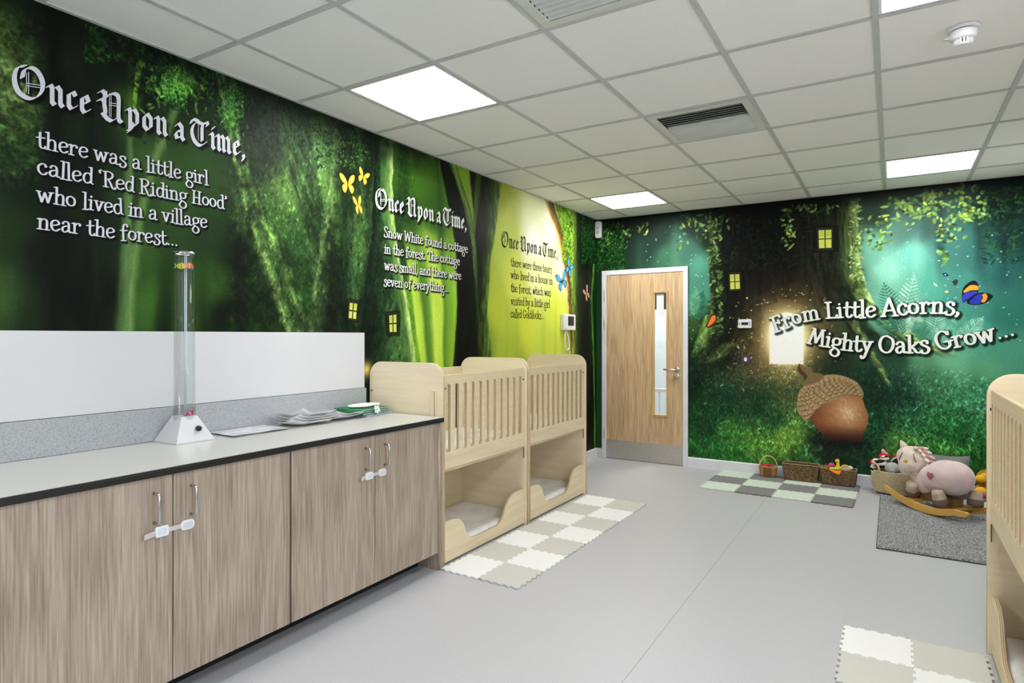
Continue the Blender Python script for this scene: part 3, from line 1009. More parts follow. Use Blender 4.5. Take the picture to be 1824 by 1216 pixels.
for f in ((1600, 590, 1628, 492, .10, (190, 226, 200)), (1600, 590, 1575, 505, .10, (50, 130, 105)), (1598, 588, 1556, 560, .07, (60, 140, 110)),
          (1602, 590, 1650, 520, .09, (120, 190, 160)), (1604, 592, 1640, 560, .09, (170, 215, 190)), (1660, 610, 1672, 540, .08, (150, 212, 184)),
          (1662, 612, 1700, 570, .08, (130, 205, 176)), (1658, 612, 1630, 575, .08, (60, 150, 120)), (1700, 615, 1750, 566, .08, (160, 222, 196)),
          (1700, 615, 1712, 556, .07, (90, 180, 150)), (1664, 614, 1742, 596, .08, (110, 190, 160)), (1608, 594, 1584, 540, .07, (40, 116, 92)),
          (1238, 560, 1252, 520, .07, (40, 110, 90)), (1236, 566, 1260, 545, .06, (50, 120, 90)), (1236, 560, 1240, 516, .06, (110, 180, 140))):
    frond(BW, *f)
BW.blob(1570, 715, .30, .16, (26, 58, 44), .6, 1, .4)
BW.blob(1300, 700, .22, .12, (24, 60, 42), .5, 1, .4)
BW.blob(1450, 700, .5, .10, (24, 56, 40), .5, 1, .4)
# grass
_gr = lambda u, v: 1.0
BW.scatter((1226, 630, 1824, 720), 6800, .018, .0040, (0.4, 2.7), None, .7, (0.6, 1.6), dens=lambda u, v: min(1, max(0, (v - 640 - max(0, u - 1560) * .12) / 45)))
BW.scatter((1226, 715, 1824, 800), 6500, .024, .0045, (0.4, 2.7), None, .75, (0.55, 1.65))
BW.scatter((1226, 795, 1824, 880), 4200, .030, .0055, (0.4, 2.7), None, .75, (0.6, 1.55))
BW.scatter((1228, 600, 1330, 700), 900, .022, .004, (0.4, 2.7), None, .7, (0.5, 1.9))


# the acorn, drawn in its own picture units
def AC(a, b):
    return BW.conv(1400 + a / 7.6, 640 + b / 7.6)


BW.blob(1500, 788, .34, .07, (24, 34, 34), .75, 1.4)


def nut_col(H, Z):
    c0 = np.array(AC(830, 720))
    d = np.sqrt(((H - c0[0]) / .24) ** 2 + ((Z - c0[1]) / .26) ** 2)
    ang = (H - c0[0]) * .6 - (Z - c0[1]) * .8
    st = fbm(H * 30 + Z * 90, H * 60, 4)[..., None]
    hi, mid, lo_ = np.array([226, 184, 134.]), np.array([166, 100, 56.]), np.array([74, 30, 22.])
    t = np.clip(d, 0, 1)[..., None]
    c = hi * (1 - t) ** 1.5 + mid * (1 - (1 - t) ** 1.5)
    zz = np.clip((AC(0, 840)[1] - Z) / .16, 0, 1)[..., None]
    c = c * (1 - zz) + np.array([54, 26, 30.]) * zz
    left = np.clip((AC(520, 0)[0] - H) / .12, 0, 1)[..., None] * .5
    c = c * (1 - left) + np.array([110, 56, 34.]) * left
    return c * (0.92 + .16 * st)


nut = catmull([(330, 800), (300, 700), (520, 560), (820, 470), (1010, 510), (1070, 640), (1112, 760), (1100, 880), (1050, 1000), (1010, 1110), (780, 1125), (560, 1090),
               (480, 1000), (380, 890), (330, 800)], 5)
BW.poly([AC(*p) for p in nut], None, 1, px=False, fn=nut_col)
g0 = AC(840, 690)
for k in range(26):
    a_ = RNG.normal(0, 1, 2)
    h_, z_ = AC(840 + 45 * a_[0] + 20 * a_[1], 700 + 75 * a_[1])
    BW.stamp(h_, z_, .022, .008, -1.1, (232, 206, 170), .28)


def cap_col(H, Z):
    n = fbm(H * 40, Z * 40, 7)[..., None]
    t = np.clip((H - AC(150, 0)[0]) / .5, 0, 1)[..., None]
    return (np.array([184, 152, 104.]) * (1 - .1 * t)) * (0.9 + .2 * n)


capo = catmull([(250, 820), (180, 740), (145, 640), (160, 510), (200, 400), (300, 330), (430, 270), (520, 215), (660, 205), (800, 230), (930, 290), (1010, 370), (1050, 460),
                (1030, 530), (960, 485), (840, 485), (700, 530), (520, 600), (400, 690), (310, 800), (250, 820)], 5)
BW.poly([AC(*p) for p in capo], None, 1, px=False, fn=cap_col)
stem = catmull([(215, 360), (225, 260), (155, 150), (175, 55), (240, 95), (330, 110), (380, 180), (450, 185), (520, 225), (440, 300), (300, 345), (215, 360)], 5)
BW.poly([AC(*p) for p in stem], (138, 112, 74), 1, px=False)
BW.poly([AC(*p) for p in catmull([(225, 300), (240, 240), (160, 155), (178, 70), (205, 130), (290, 220), (260, 280)], 4)], (84, 66, 50), .8, px=False)
# scales of the cup
for row in range(7):
    for k in range(13):
        t = (k + (row % 2) * .5) / 12.0
        a0 = catmull([(300, 345), (460, 300), (640, 225), (820, 260), (930, 310)], 12)
        b0 = catmull([(255, 790), (330, 760), (560, 570), (800, 480), (1030, 500)], 12)
        i_ = min(int(t * 48), 47)
        s_ = (row + .6) / 7.2
        x = a0[i_][0] * (1 - s_) + b0[i_][0] * s_ - 110 * math.sin(PI * s_) * (1 - t)
        y = a0[i_][1] * (1 - s_) + b0[i_][1] * s_ - 20 * math.sin(PI * s_)
        r = 40 - 2.0 * row
        pts = [AC(x + r * math.cos(q) * 1.1, y + r * math.sin(q)) for q in np.linspace(-.2, PI + .2, 9)]
        for (p, q) in zip(pts[:-1], pts[1:]):
            ln_ = math.hypot(q[0] - p[0], q[1] - p[1])
            BW.stamp((p[0] + q[0]) / 2, (p[1] + q[1]) / 2, ln_ * .9, .0042, math.atan2(q[1] - p[1], q[0] - p[0]), (104, 78, 46), .75)
        h_, z_ = AC(x + 4, y - 2)
        BW.stamp(h_, z_, .026, .012, .2, (206, 178, 130), .35)

printed_window(BW, [(1458, 410), (1481, 409), (1481, 441), (1459, 442)], (16, 16, 12))
printed_window(BW, [(1300, 489), (1317, 488), (1318, 514), (1301, 515)], (16, 16, 12))
# big butterfly of blue, orange and black, an orange one, and three specks
_sm = lambda pts: catmull(pts + [pts[0]], 4)
for pts, c in ((_sm([(1713, 531), (1715, 514), (1727, 502), (1738, 500), (1743, 510), (1741, 523), (1728, 530), (1716, 539)]), (18, 16, 22)),
               (_sm([(1716, 518), (1728, 508), (1741, 509), (1742, 516), (1730, 517), (1718, 521)]), (240, 168, 50)),
               (_sm([(1713, 532), (1718, 522), (1730, 519), (1740, 519), (1738, 527), (1722, 533), (1715, 539)]), (50, 62, 190)),
               (_sm([(1722, 535), (1738, 523), (1756, 521), (1769, 528), (1754, 540), (1738, 543), (1724, 541)]), (18, 16, 22)),
               (_sm([(1726, 537), (1740, 525), (1749, 524), (1749, 534), (1744, 541), (1730, 541)]), (38, 54, 178)),
               (_sm([(1749, 525), (1755, 522), (1759, 529), (1754, 538), (1748, 537), (1751, 530)]), (238, 160, 44)),
               ([(1677, 487), (1684, 485), (1691, 490), (1688, 492), (1682, 492)], (26, 54, 116)), ([(1682, 488), (1685, 488), (1684, 491)], (200, 210, 220)),
               ([(1696, 501), (1703, 497), (1707, 500), (1704, 507), (1700, 509)], (54, 50, 56)),
               ([(1662, 503), (1667, 505), (1671, 510), (1668, 510), (1664, 508)], (196, 206, 204)),
               ([(1682, 519), (1688, 517), (1690, 520), (1685, 522)], (236, 230, 110)),
               (_sm([(1257, 580), (1262, 570), (1266, 561), (1273, 559), (1277, 566), (1274, 576), (1266, 583), (1259, 583)]), (70, 40, 20)),
               (_sm([(1260, 580), (1264, 571), (1268, 563), (1274, 562), (1274, 570), (1268, 577), (1262, 581)]), (236, 120, 44))):
    BW.decal([BW.conv(*p) for p in pts], c)
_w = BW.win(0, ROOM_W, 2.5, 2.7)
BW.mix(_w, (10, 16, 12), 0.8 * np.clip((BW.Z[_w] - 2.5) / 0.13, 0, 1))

# ------------------------------------------------------------------ lettering (own pen-drawn alphabets)
# glyph = advance | strokes ; stroke = kind + points ; kind s: smooth, l: straight, d: dot(x,y,r) ; units: x-height 0.5
STORY = {
    'a': '.47|s.09,.40 .17,.49 .29,.48 .34,.36 .34,.08 .38,.01 .45,.03|s.34,.29 .20,.28 .08,.19 .09,.05 .19,.0 .34,.12|d.1,.39,.045',
    'b': '.46|l.02,.77 .11,.79 .11,.02|s.11,.36 .22,.49 .36,.44 .40,.24 .33,.05 .2,.0 .11,.06',
    'c': '.42|s.37,.38 .31,.47 .19,.48 .07,.36 .06,.17 .16,.02 .28,.01 .39,.11|d.34,.38,.05',
    'd': '.48|l.29,.77 .38,.79 .38,.04 .46,.0|s.38,.36 .28,.48 .13,.44 .06,.25 .12,.05 .24,.0 .38,.12',
    'e': '.43|s.08,.24 .24,.27 .37,.33 .34,.45 .22,.49 .1,.41 .06,.22 .12,.05 .25,.0 .39,.10',
    'f': '.36|s.37,.66 .33,.76 .23,.76 .17,.62 .16,.3 .16,-.06|l.04,.44 .33,.46|l.07,-.07 .26,-.06|d.35,.67,.045',
    'g': '.46|s.22,.48 .10,.44 .06,.31 .12,.18 .23,.16 .34,.22 .36,.35 .31,.45 .22,.48|l.30,.44 .44,.49|s.12,.17 .07,.09 .16,.02 .30,-.03 .40,-.15 .37,-.31 .24,-.38 .09,-.31 .05,-.17 .14,-.03',
    'h': '.50|l.02,.77 .11,.79 .11,.0|s.11,.34 .2,.46 .32,.47 .38,.36 .38,.0|l.02,.0 .20,.0|l.30,.0 .47,.0',
    'i': '.25|l.03,.45 .12,.48 .12,.0|l.02,.0 .22,.0|d.12,.63,.055',
    'k': '.50|l.02,.77 .11,.79 .11,.0|l.02,.0 .2,.0|s.40,.46 .28,.34 .12,.22|s.16,.26 .28,.16 .36,.02 .48,.0|l.33,.46 .48,.47',
    'l': '.24|l.02,.79 .12,.80 .12,-.03|l.03,-.04 .22,-.02',
    'm': '.74|l.02,.45 .10,.48 .10,.0|s.1,.34 .18,.46 .29,.46 .35,.36 .35,.0|s.35,.34 .43,.46 .55,.46 .61,.36 .61,.0|l.02,.0 .18,.0|l.28,.0 .43,.0|l.54,.0 .70,.0',
    'n': '.50|l.02,.45 .11,.48 .11,.0|s.11,.34 .2,.46 .32,.47 .38,.36 .38,.0|l.02,.0 .20,.0|l.30,.0 .47,.0',
    'o': '.45|s.22,.47 .10,.42 .05,.26 .09,.1 .2,.03 .32,.07 .38,.22 .35,.39 .22,.47',
    'r': '.39|l.02,.45 .11,.48 .11,.0|s.11,.32 .18,.44 .28,.48 .36,.42|l.02,.0 .2,.0|d.33,.39,.05',
    's': '.38|s.33,.44 .25,.50 .13,.46 .11,.36 .2,.27 .32,.18 .34,.05 .24,-.06 .10,-.05 .04,.05|d.08,.07,.05|l.33,.46 .33,.36',
    't': '.34|s.15,.70 .14,.4 .14,.12 .20,.0 .30,.02 .35,.10|l.02,.45 .31,.48',
    'u': '.49|l.02,.46 .10,.47 .10,.14|s.10,.14 .16,.01 .27,.02 .37,.14|l.30,.46 .38,.48 .38,.02 .46,.0',
    'v': '.45|l.02,.47 .16,.47|l.08,.46 .22,.0 .36,.45|l.29,.46 .44,.47',
    'w': '.66|l.01,.48 .14,.47|l.07,.47 .19,.0 .32,.44 .44,.0 .57,.46|l.50,.47 .65,.49',
    'y': '.45|l.02,.47 .16,.47|l.08,.46 .22,.04|s.37,.45 .28,.2 .2,-.05 .13,-.26 .04,-.32 .0,-.22|l.29,.46 .44,.47|d.01,-.21,.045',
    'A': '.62|l.04,.0 .31,.80 .54,.0|l.13,.24 .46,.25|l-.02,.0 .12,.0|l.44,.0 .62,.0',
    'F': '.50|l.13,.75 .13,.0|l.02,.75 .44,.77 .45,.66|l.13,.42 .34,.43|l.34,.49 .34,.36|l.03,.0 .24,.0',
    'G': '.64|s.52,.62 .44,.74 .28,.77 .11,.62 .06,.36 .15,.1 .33,.0 .50,.1 .53,.28|l.36,.30 .62,.31|l.53,.60 .53,.72',
    'H': '.58|l.13,.70 .13,.0|l.44,.70 .44,.0|l.13,.34 .44,.35|l.04,.71 .2,.70|l.36,.71 .52,.70|l.05,.0 .22,.0|l.36,.0 .54,.0',
    'L': '.50|l.13,.75 .13,.02 .46,.0 .48,.12|l.03,.76 .25,.75|l.03,.01 .2,.01',
    'M': '.78|l.08,.0 .20,.74 .38,.10 .56,.74 .68,.0|l.0,.0 .17,.0|l.58,.0 .77,.0|l.12,.76 .22,.75|l.53,.75 .64,.76',
    'O': '.66|s.33,.76 .15,.68 .06,.42 .11,.14 .28,.0 .46,.05 .58,.3 .55,.6 .33,.76',
    'R': '.56|l.13,.74 .13,.0|s.04,.74 .28,.77 .44,.68 .42,.5 .28,.40 .13,.38|s.26,.38 .36,.18 .44,-.02 .55,-.05 .58,.04|l.03,.0 .24,.0',
    'S': '.50|s.42,.66 .34,.78 .18,.77 .09,.64 .14,.48 .3,.36 .42,.22 .38,.04 .22,-.03 .06,.04|l.06,.0 .06,.16|d.43,.66,.045',
    'T': '.56|l.28,.75 .28,.0|l.04,.62 .05,.76 .51,.77 .53,.64|l.18,.0 .39,.0',
    'W': '.86|l.0,.77 .17,.76|l.08,.76 .22,.0 .41,.68 .60,.0 .76,.76|l.68,.77 .85,.78',
    ',': '.20|s.1,.06 .12,.0 .06,-.12|d.1,.05,.05', '.': '.21|d.1,.04,.055',
    '\u2018': '.18|s.13,.78 .06,.72 .08,.64|d.09,.64,.045', '\u2019': '.18|s.05,.60 .12,.66 .1,.76|d.09,.74,.045', ' ': '.24|',
}
BLACK = {
    'n': '.56|l.05,.46 .12,.53 .17,.46 .17,.06 .24,.0|l.17,.42 .33,.54 .42,.44 .42,.07 .49,.0',
    'c': '.42|l.33,.42 .26,.52 .12,.42 .12,.10 .2,.01 .35,.12',
    'e': '.44|l.13,.24 .34,.36 .26,.52 .12,.42 .12,.10 .2,.01 .36,.12',
    'p': '.56|l.03,.46 .11,.53 .16,.46 .16,-.14 .10,-.2|l.16,.44 .32,.54 .42,.42 .42,.12 .3,.01 .16,.10|l.08,-.14 .22,-.08',
    'o': '.50|l.24,.53 .12,.40 .12,.12 .24,.01 .38,.13 .38,.40 .24,.53',
    'a': '.50|l.12,.42 .24,.53 .37,.42 .37,.08 .45,.0|l.36,.30 .20,.26 .11,.14 .16,.02 .36,.12',
    'i': '.28|l.05,.46 .12,.53 .17,.46 .17,.06 .24,.0|l.16,.68 .22,.75',
    'm': '.80|l.05,.46 .12,.53 .17,.46 .17,.06 .24,.0|l.17,.42 .31,.54 .40,.44 .40,.06 .46,.0|l.40,.42 .55,.54 .64,.44 .64,.06 .71,.0',
    'O': '.98|s.36,.84 .14,.72 .06,.40 .16,.10 .42,-.02 .66,.05 .84,.28 .86,.55 .72,.78 .52,.84 .34,.72 .28,.5|t.40,.66 .40,.16|t.46,.70 .46,.10|t.40,.38 .84,.44|t.40,.31 .84,.37',
    'U': '.98|s.04,.74 .16,.82 .24,.74 .30,.66|s.26,.80 .22,.5 .26,.2 .22,.08|s.02,.5 .14,.56 .24,.50|l.16,.16 .32,.02 .48,-.02 .66,.12|s.42,.78 .58,.84 .72,.74 .72,.14 .82,.02|t.40,.80 .40,.10|t.46,.80 .46,.10|t.40,.52 .72,.56|t.40,.45 .72,.49',
    'T': '.86|s.06,.66 .14,.80 .30,.80 .52,.74 .78,.84|s.36,.78 .16,.60 .10,.34 .22,.08 .46,-.02 .72,.14|l.58,.72 .54,.62 .54,.16|t.38,.68 .38,.14|s.74,.84 .80,.78 .76,.72',
    ',': '.22|l.10,.06 .16,.0 .08,-.14', ' ': '.20|',
}


def parse(font):
    out = {}
    for ch, s in font.items():
        parts = s.split('|')
        st = []
        for q in parts[1:]:
            if not q:
                continue
            k = q[0]
            if k == 'd':
                st.append((k, [tuple(float(x) for x in q[1:].split(','))]))
            else:
                st.append((k, [tuple(float(x) for x in p.split(',')) for p in q[1:].split(' ')]))
        out[ch] = (float(parts[0]), st)
    return out


STORY, BLACK = parse(STORY), parse(BLACK)


def hull(pts):
    pts = sorted(set((round(p[0], 6), round(p[1], 6)) for p in pts))

    def half(ps):
        h = []
        for p in ps:
            while len(h) > 1 and (h[-1][0] - h[-2][0]) * (p[1] - h[-2][1]) - (h[-1][1] - h[-2][1]) * (p[0] - h[-2][0]) <= 0:
                h.pop()
            h.append(p)
        return h[:-1]
    return half(pts) + half(pts[::-1])


NIB_STORY = [(.049 * math.cos(a), .027 * math.sin(a)) for a in np.linspace(0, 2 * PI, 9)[:-1]]
_q = math.radians(38)
NIB_BLACK = [(.080 * math.cos(_q) * s1 - .011 * math.sin(_q) * s2, .080 * math.sin(_q) * s1 + .010 * math.cos(_q) * s2)
             for s1, s2 in ((1, 1), (-1, 1), (-1, -1), (1, -1))]
NIB_THIN = [(.011 * math.cos(a), .011 * math.sin(a)) for a in np.linspace(0, 2 * PI, 7)[:-1]]


class Lettering:
    def __init__(s):
        s.polys = []          # hulls in wall coordinates
        s.segs = []           # centre segments with radius, for the printed shadow

    def glyph(s, font, ch, T, nib, sc):
        adv, strokes = font[ch]
        for k, pts in strokes:
            if k == 'd':
                x, y, r = pts[0]
                s.polys.append([T(x + r * math.cos(a), y + r * math.sin(a)) for a in np.linspace(0, 2 * PI, 11)[:-1]])
                s.segs.append((T(x, y), T(x + .001, y), r * sc))
                continue
            nb = NIB_THIN if k == 't' else nib
            if k == 's':
                pts = catmull(pts, 5)
            for p, q in zip(pts[:-1], pts[1:]):
                s.polys.append([T(*w) for w in hull([(p[0] + a, p[1] + b) for a, b in nb] + [(q[0] + a, q[1] + b) for a, b in nb])])
                s.segs.append((T(*p), T(*q), (.011 if k == 't' else .045) * sc))

    def line(s, font, text, h0, h1, z, xh, nib, wobble=0.0):
        """text from h0 to h1 on the baseline z; xh = height of an x in metres"""
        sc = xh / 0.5
        nat = sum(font[c][0] for c in text)
        sx = (h1 - h0) / nat
        h = h0
        rng = random.Random(text)
        for c in text:
            r = rng.uniform(-1, 1) * wobble
            dz = rng.uniform(-1, 1) * wobble * .25 * xh
            w = font[c][0]

            def T(x, y, h=h, r=r, dz=dz, w=w):
                x0 = x - w / 2
                xx = x0 * math.cos(r) - y * math.sin(r) + w / 2
                yy = x0 * math.sin(r) + y * math.cos(r)
                return (h + xx * sx, z + dz + yy * sc)
            s.glyph(font, c, T, nib, sc)
            h += font[c][0] * sx

    def along(s, font, text, path, h0, h1, xh, nib):
        sc = xh / 0.5
        nat = sum(font[c][0] for c in text)
        sx = (h1 - h0) / nat
        h = h0
        P = catmull(path, 8)
        xs, zs_ = [p[0] for p in P], [p[1] for p in P]
        rng = random.Random(text)
        for c in text:
            m = h + font[c][0] * sx / 2
            z = float(np.interp(m, xs, zs_))
            a = math.atan2(float(np.interp(m + .05, xs, zs_)) - float(np.interp(m - .05, xs, zs_)), .1) + rng.uniform(-.04, .04)

            def T(x, y, m=m, z=z, a=a, w=font[c][0]):
                X, Y = (x - w / 2) * sx, y * sc
                return (m + X * math.cos(a) - Y * math.sin(a), z + X * math.sin(a) + Y * math.cos(a))
            s.glyph(font, c, T, nib, sc)
            h += font[c][0] * sx

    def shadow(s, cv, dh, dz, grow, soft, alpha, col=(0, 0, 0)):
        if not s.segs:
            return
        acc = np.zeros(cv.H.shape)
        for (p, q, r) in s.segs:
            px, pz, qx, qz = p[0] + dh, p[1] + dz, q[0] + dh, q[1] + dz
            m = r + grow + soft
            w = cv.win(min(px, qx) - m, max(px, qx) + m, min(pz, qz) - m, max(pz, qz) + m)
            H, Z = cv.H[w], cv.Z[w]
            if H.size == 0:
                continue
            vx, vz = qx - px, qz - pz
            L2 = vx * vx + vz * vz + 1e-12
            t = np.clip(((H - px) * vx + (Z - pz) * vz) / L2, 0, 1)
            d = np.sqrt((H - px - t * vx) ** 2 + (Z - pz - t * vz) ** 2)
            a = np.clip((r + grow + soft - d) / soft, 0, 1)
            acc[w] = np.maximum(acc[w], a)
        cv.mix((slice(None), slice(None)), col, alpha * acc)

    def build(s, name, place, material, parent):
        mb = MB()
        for k, P in enumerate(s.polys):
            off = 0.001 + (k % 47) * 2e-5          # pen strokes lie over one another like ink layers
            mb.add([place(a, b, off) for a, b in P], [tuple(range(len(P)))])
        return mb.build(name, material, parent)


M_INKWHITE = mat('white_print', (208, 208, 217), 0.5, rgb2=(196, 196, 206), scale=120)
M_INKCREAM = mat('bright_white_print', (238, 240, 236), 0.5)
M_INKBLACK = mat('black_print', (12, 15, 9), 0.6, spec=.2)
TITLE = 'Once Upon a Time,'
texts = []


def block(cv, title, body, xh_t, xh_b, title_sh, body_sh):
    A, B_ = Lettering(), Lettering()
    A.line(BLACK, TITLE, *title, xh_t, NIB_BLACK)
    for (t, h0, h1, z) in body:
        B_.line(STORY, t, h0, h1, z, xh_b, NIB_STORY, .05)
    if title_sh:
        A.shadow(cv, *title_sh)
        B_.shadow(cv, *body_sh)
    return A, B_


T1 = block(LW, (1.016, 2.005, 2.266), [
    ('there was a little girl', 1.094, 1.805, 2.084), ('called \u2018Red Riding Hood\u2019', 1.096, 1.905, 1.981),
    ('who lived in a village', 1.095, 1.797, 1.874), ('near the forest...', 1.096, 1.655, 1.768)], .070, .0425,
    (.007, -.008, .000, .010, .8), (.006, -.007, -.001, .007, .8))
T2 = block(LW, (2.945, 3.945, 2.180), [
    ('Snow White found a cottage', 3.022, 3.960, 1.999), ('in the forest. The cottage', 3.026, 3.856, 1.893),
    ('was small, and there were', 3.026, 3.876, 1.784), ('seven of everything...', 3.020, 3.716, 1.679)], .072, .0425,
    (.010, -.009, .002, .011, .75), (.008, -.007, .000, .009, .75))
T3 = block(LW, (4.453, 5.485, 2.115), [
    ('there were three bears', 4.605, 5.368, 1.961), ('who lived in a house in', 4.603, 5.378, 1.852),
    ('the forest, which was', 4.604, 5.346, 1.737), ('visited by a little girl', 4.604, 5.330, 1.624),
    ('called Goldilocks...', 4.600, 5.205, 1.512)], .074, .047, None, None)
F1 = Lettering()
F1.along(STORY, 'From Little Acorns,', [(1.80, 1.372), (1.90, 1.398), (2.0, 1.44), (2.12, 1.486), (2.28, 1.510), (2.45, 1.522), (2.7, 1.522), (2.95, 1.540), (3.1, 1.548),
                                        (3.36, 1.536)], 1.86, 3.315, .097, [(a * 1.25, b * 1.4) for a, b in NIB_STORY])
F1.along(STORY, 'Mighty Oaks Grow...', [(2.06, 1.30), (2.13, 1.285), (2.33, 1.248), (2.5, 1.218), (2.7, 1.208), (2.9, 1.203), (3.05, 1.212), (3.2, 1.240), (3.35, 1.270),
                                        (3.5, 1.302), (3.72, 1.372)], 2.14, 3.685, .097, [(a * 1.25, b * 1.4) for a, b in NIB_STORY])
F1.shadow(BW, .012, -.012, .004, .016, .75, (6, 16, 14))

# ------------------------------------------------------------------ room shell
DX0, DX1, DH = 0.072, 1.027, 2.072            # outside of the door frame


def place_left(h, z):
    if np.ndim(h) == 0:
        return (0.0, h, z)
    return np.stack([np.zeros_like(h), h, z], 1)


def place_back(h, z):
    if np.ndim(h) == 0:
        return (h, ROOM_D, z)
    return np.stack([h, np.full_like(h, ROOM_D), z], 1)


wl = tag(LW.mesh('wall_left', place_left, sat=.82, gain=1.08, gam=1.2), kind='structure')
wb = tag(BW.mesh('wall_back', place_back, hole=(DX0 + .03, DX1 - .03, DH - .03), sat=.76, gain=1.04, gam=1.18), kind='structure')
for (A, B_), ink, which in ((T1, M_INKWHITE, 'white'), (T2, M_INKCREAM, 'bright white'), (T3, M_INKBLACK, 'black')):
    o = A.build('heading_lettering', lambda a, b, o: (o, a, b), ink, wl)
    o = B_.build('story_lettering', lambda a, b, o: (o, a, b), ink, wl)
F1.build('motto_lettering', lambda a, b, o: (a, ROOM_D - o, b), M_INKCREAM, wb)


def structure(name, mb, m, parent=None, **k):
    o = mb.build(name, m, parent, **k)
    if parent is None:
        o['kind'] = 'structure'
    return o


# backing of the papered walls (blockwork), skirting strip zone, remaining walls
def build_decals(cv, place, parent, name):
    mats_, mb = {}, MB()
    for k, (P, c) in enumerate(cv.decals):
        c = tuple(int(q) for q in c)
        mi = mats_.setdefault(c, len(mats_))
        mb.add([place(a, b, .0006 + k * 4e-6) for a, b in P], [tuple(range(len(P)))], mi)
    mb.build(name, [mat('print_%d_%d_%d' % c, c, .5, spec=.2) for c in mats_], parent)


build_decals(LW, lambda a, b, o: (o, a, b), wl, 'printed_butterflies_and_windows')
build_decals(BW, lambda a, b, o: (a, ROOM_D - o, b), wb, 'printed_butterflies_and_windows')
structure('wall_left_backing', MB().box(-.12, -.001, ROOM_BACK - .1, ROOM_D + .1, 0, ROOM_H + .1).box(-.002, 0.0, ROOM_BACK, ROOM_D, 0, .101), M_WALL, wl)
structure('wall_back_backing', MB().box(-.1, DX0 + .03, ROOM_D + .001, ROOM_D + .12, 0, ROOM_H + .1).box(DX1 - .03, ROOM_W + .1, ROOM_D + .001, ROOM_D + .12, 0, ROOM_H + .1)
          .box(DX0 + .03, DX1 - .03, ROOM_D + .001, ROOM_D + .12, DH - .03, ROOM_H + .1).box(0, DX0, ROOM_D, ROOM_D + .002, 0, .101).box(DX1, ROOM_W, ROOM_D, ROOM_D + .002, 0, .101), M_WALL, wb)
WY0, WY1, WZ0, WZ1 = -0.75, 1.65, 0.95, 2.2
structure('wall_right', MB().box(ROOM_W, ROOM_W + .1, ROOM_BACK, WY0, 0, ROOM_H).box(ROOM_W, ROOM_W + .1, WY1, ROOM_D, 0, ROOM_H)
          .box(ROOM_W, ROOM_W + .1, WY0, WY1, 0, WZ0).box(ROOM_W, ROOM_W + .1, WY0, WY1, WZ1, ROOM_H), M_WALL)
structure('wall_front', MB().box(-.1, ROOM_W + .1, ROOM_BACK - .1, ROOM_BACK, 0, ROOM_H), M_WALL)
wf = MB()
for (a, b, c, d) in ((WY0, WY1, WZ0, WZ0 + .05), (WY0, WY1, WZ1 - .05, WZ1), (WY0, WY0 + .05, WZ0, WZ1), (WY1 - .05, WY1, WZ0, WZ1), (.42, .48, WZ0, WZ1)):
    wf.box(ROOM_W + .03, ROOM_W + .08, a, b, c, d)
w1 = structure('window_1', wf, M_WHITE)
MB().box(ROOM_W + .05, ROOM_W + .056, WY0 + .05, WY1 - .05, WZ0 + .05, WZ1 - .05).build('window_pane', M_GLASS, w1)

# floor: grey speckled vinyl with two welded seams
M_FLOOR = bpy.data.materials.new('speckled_vinyl')
M_FLOOR.use_nodes = True
nt = M_FLOOR.node_tree
N, L = nt.nodes, nt.links
b = N['Principled BSDF']
b.inputs['Roughness'].default_value = 0.42
b.inputs['Specular IOR Level'].default_value = 0.45
tc = N.new('ShaderNodeTexCoord')
n1 = N.new('ShaderNodeTexNoise')
n1.inputs['Scale'].default_value = 260
n1.inputs['Detail'].default_value = 4
n1.inputs['Roughness'].default_value = .8
L.new(tc.outputs['Object'], n1.inputs['Vector'])
rp = N.new('ShaderNodeValToRGB')
rp.color_ramp.elements[0].position, rp.color_ramp.elements[1].position = .36, .64
rp.color_ramp.elements[0].color, rp.color_ramp.elements[1].color = lin((168, 168, 173)), lin((203, 203, 208))
L.new(n1.outputs['Fac'], rp.inputs[0])
sp = N.new('ShaderNodeSeparateXYZ')
L.new(tc.outputs['Object'], sp.inputs[0])
sub = N.new('ShaderNodeMath')
sub.operation = 'SUBTRACT'
sub.inputs[1].default_value = 1.93
L.new(sp.outputs[0], sub.inputs[0])
ab = N.new('ShaderNodeMath')
ab.operation = 'ABSOLUTE'
L.new(sub.outputs[0], ab.inputs[0])
lt = N.new('ShaderNodeMath')
lt.operation = 'LESS_THAN'
lt.inputs[1].default_value = .0016
L.new(ab.outputs[0], lt.inputs[0])
mx = N.new('ShaderNodeMix')
mx.data_type = 'RGBA'
mx.inputs['B'].default_value = lin((142, 142, 146))
L.new(lt.outputs[0], mx.inputs['Factor'])
L.new(rp.outputs[0], mx.inputs['A'])
L.new(mx.outputs['Result'], b.inputs['Base Color'])
structure('floor', MB().box(-.1, ROOM_W + .1, ROOM_BACK - .1, ROOM_D + 2.2, -.1, 0), M_FLOOR)

# ceiling: lay-in tiles on an exposed grid, cells left open for lamps and air vents
M_TILE = mat('mineral_fibre_tile', (238, 237, 233), 0.9, rgb2=(230, 229, 225), scale=220, bump=.25)
M_TBAR = mat('grid_bar_paint', (190, 191, 188), 0.5)
GX = [-.23 + .6 * k for k in range(0, 8)]
GX = [.0] + [.37 + .6 * k for k in range(6)] + [ROOM_W]
GY = [ROOM_BACK] + [2.94 + .612 * k for k in range(-7, 6)] + [ROOM_D]
LIGHTS = [(1, 2.94 - .612), (1, 2.94 + 4 * .612), (5, 2.94 + 4 * .612), (5, 2.94 - .612), (1, 2.94 - 6 * .612), (5, 2.94 - 6 * .612)]
VENTS = [(3, 2.94 + .612), (3, 2.94 - 2 * .612 + .0)]


def cell(ix, y):
    j = min(range(len(GY)), key=lambda q: abs(GY[q] - y))
    return ix, j


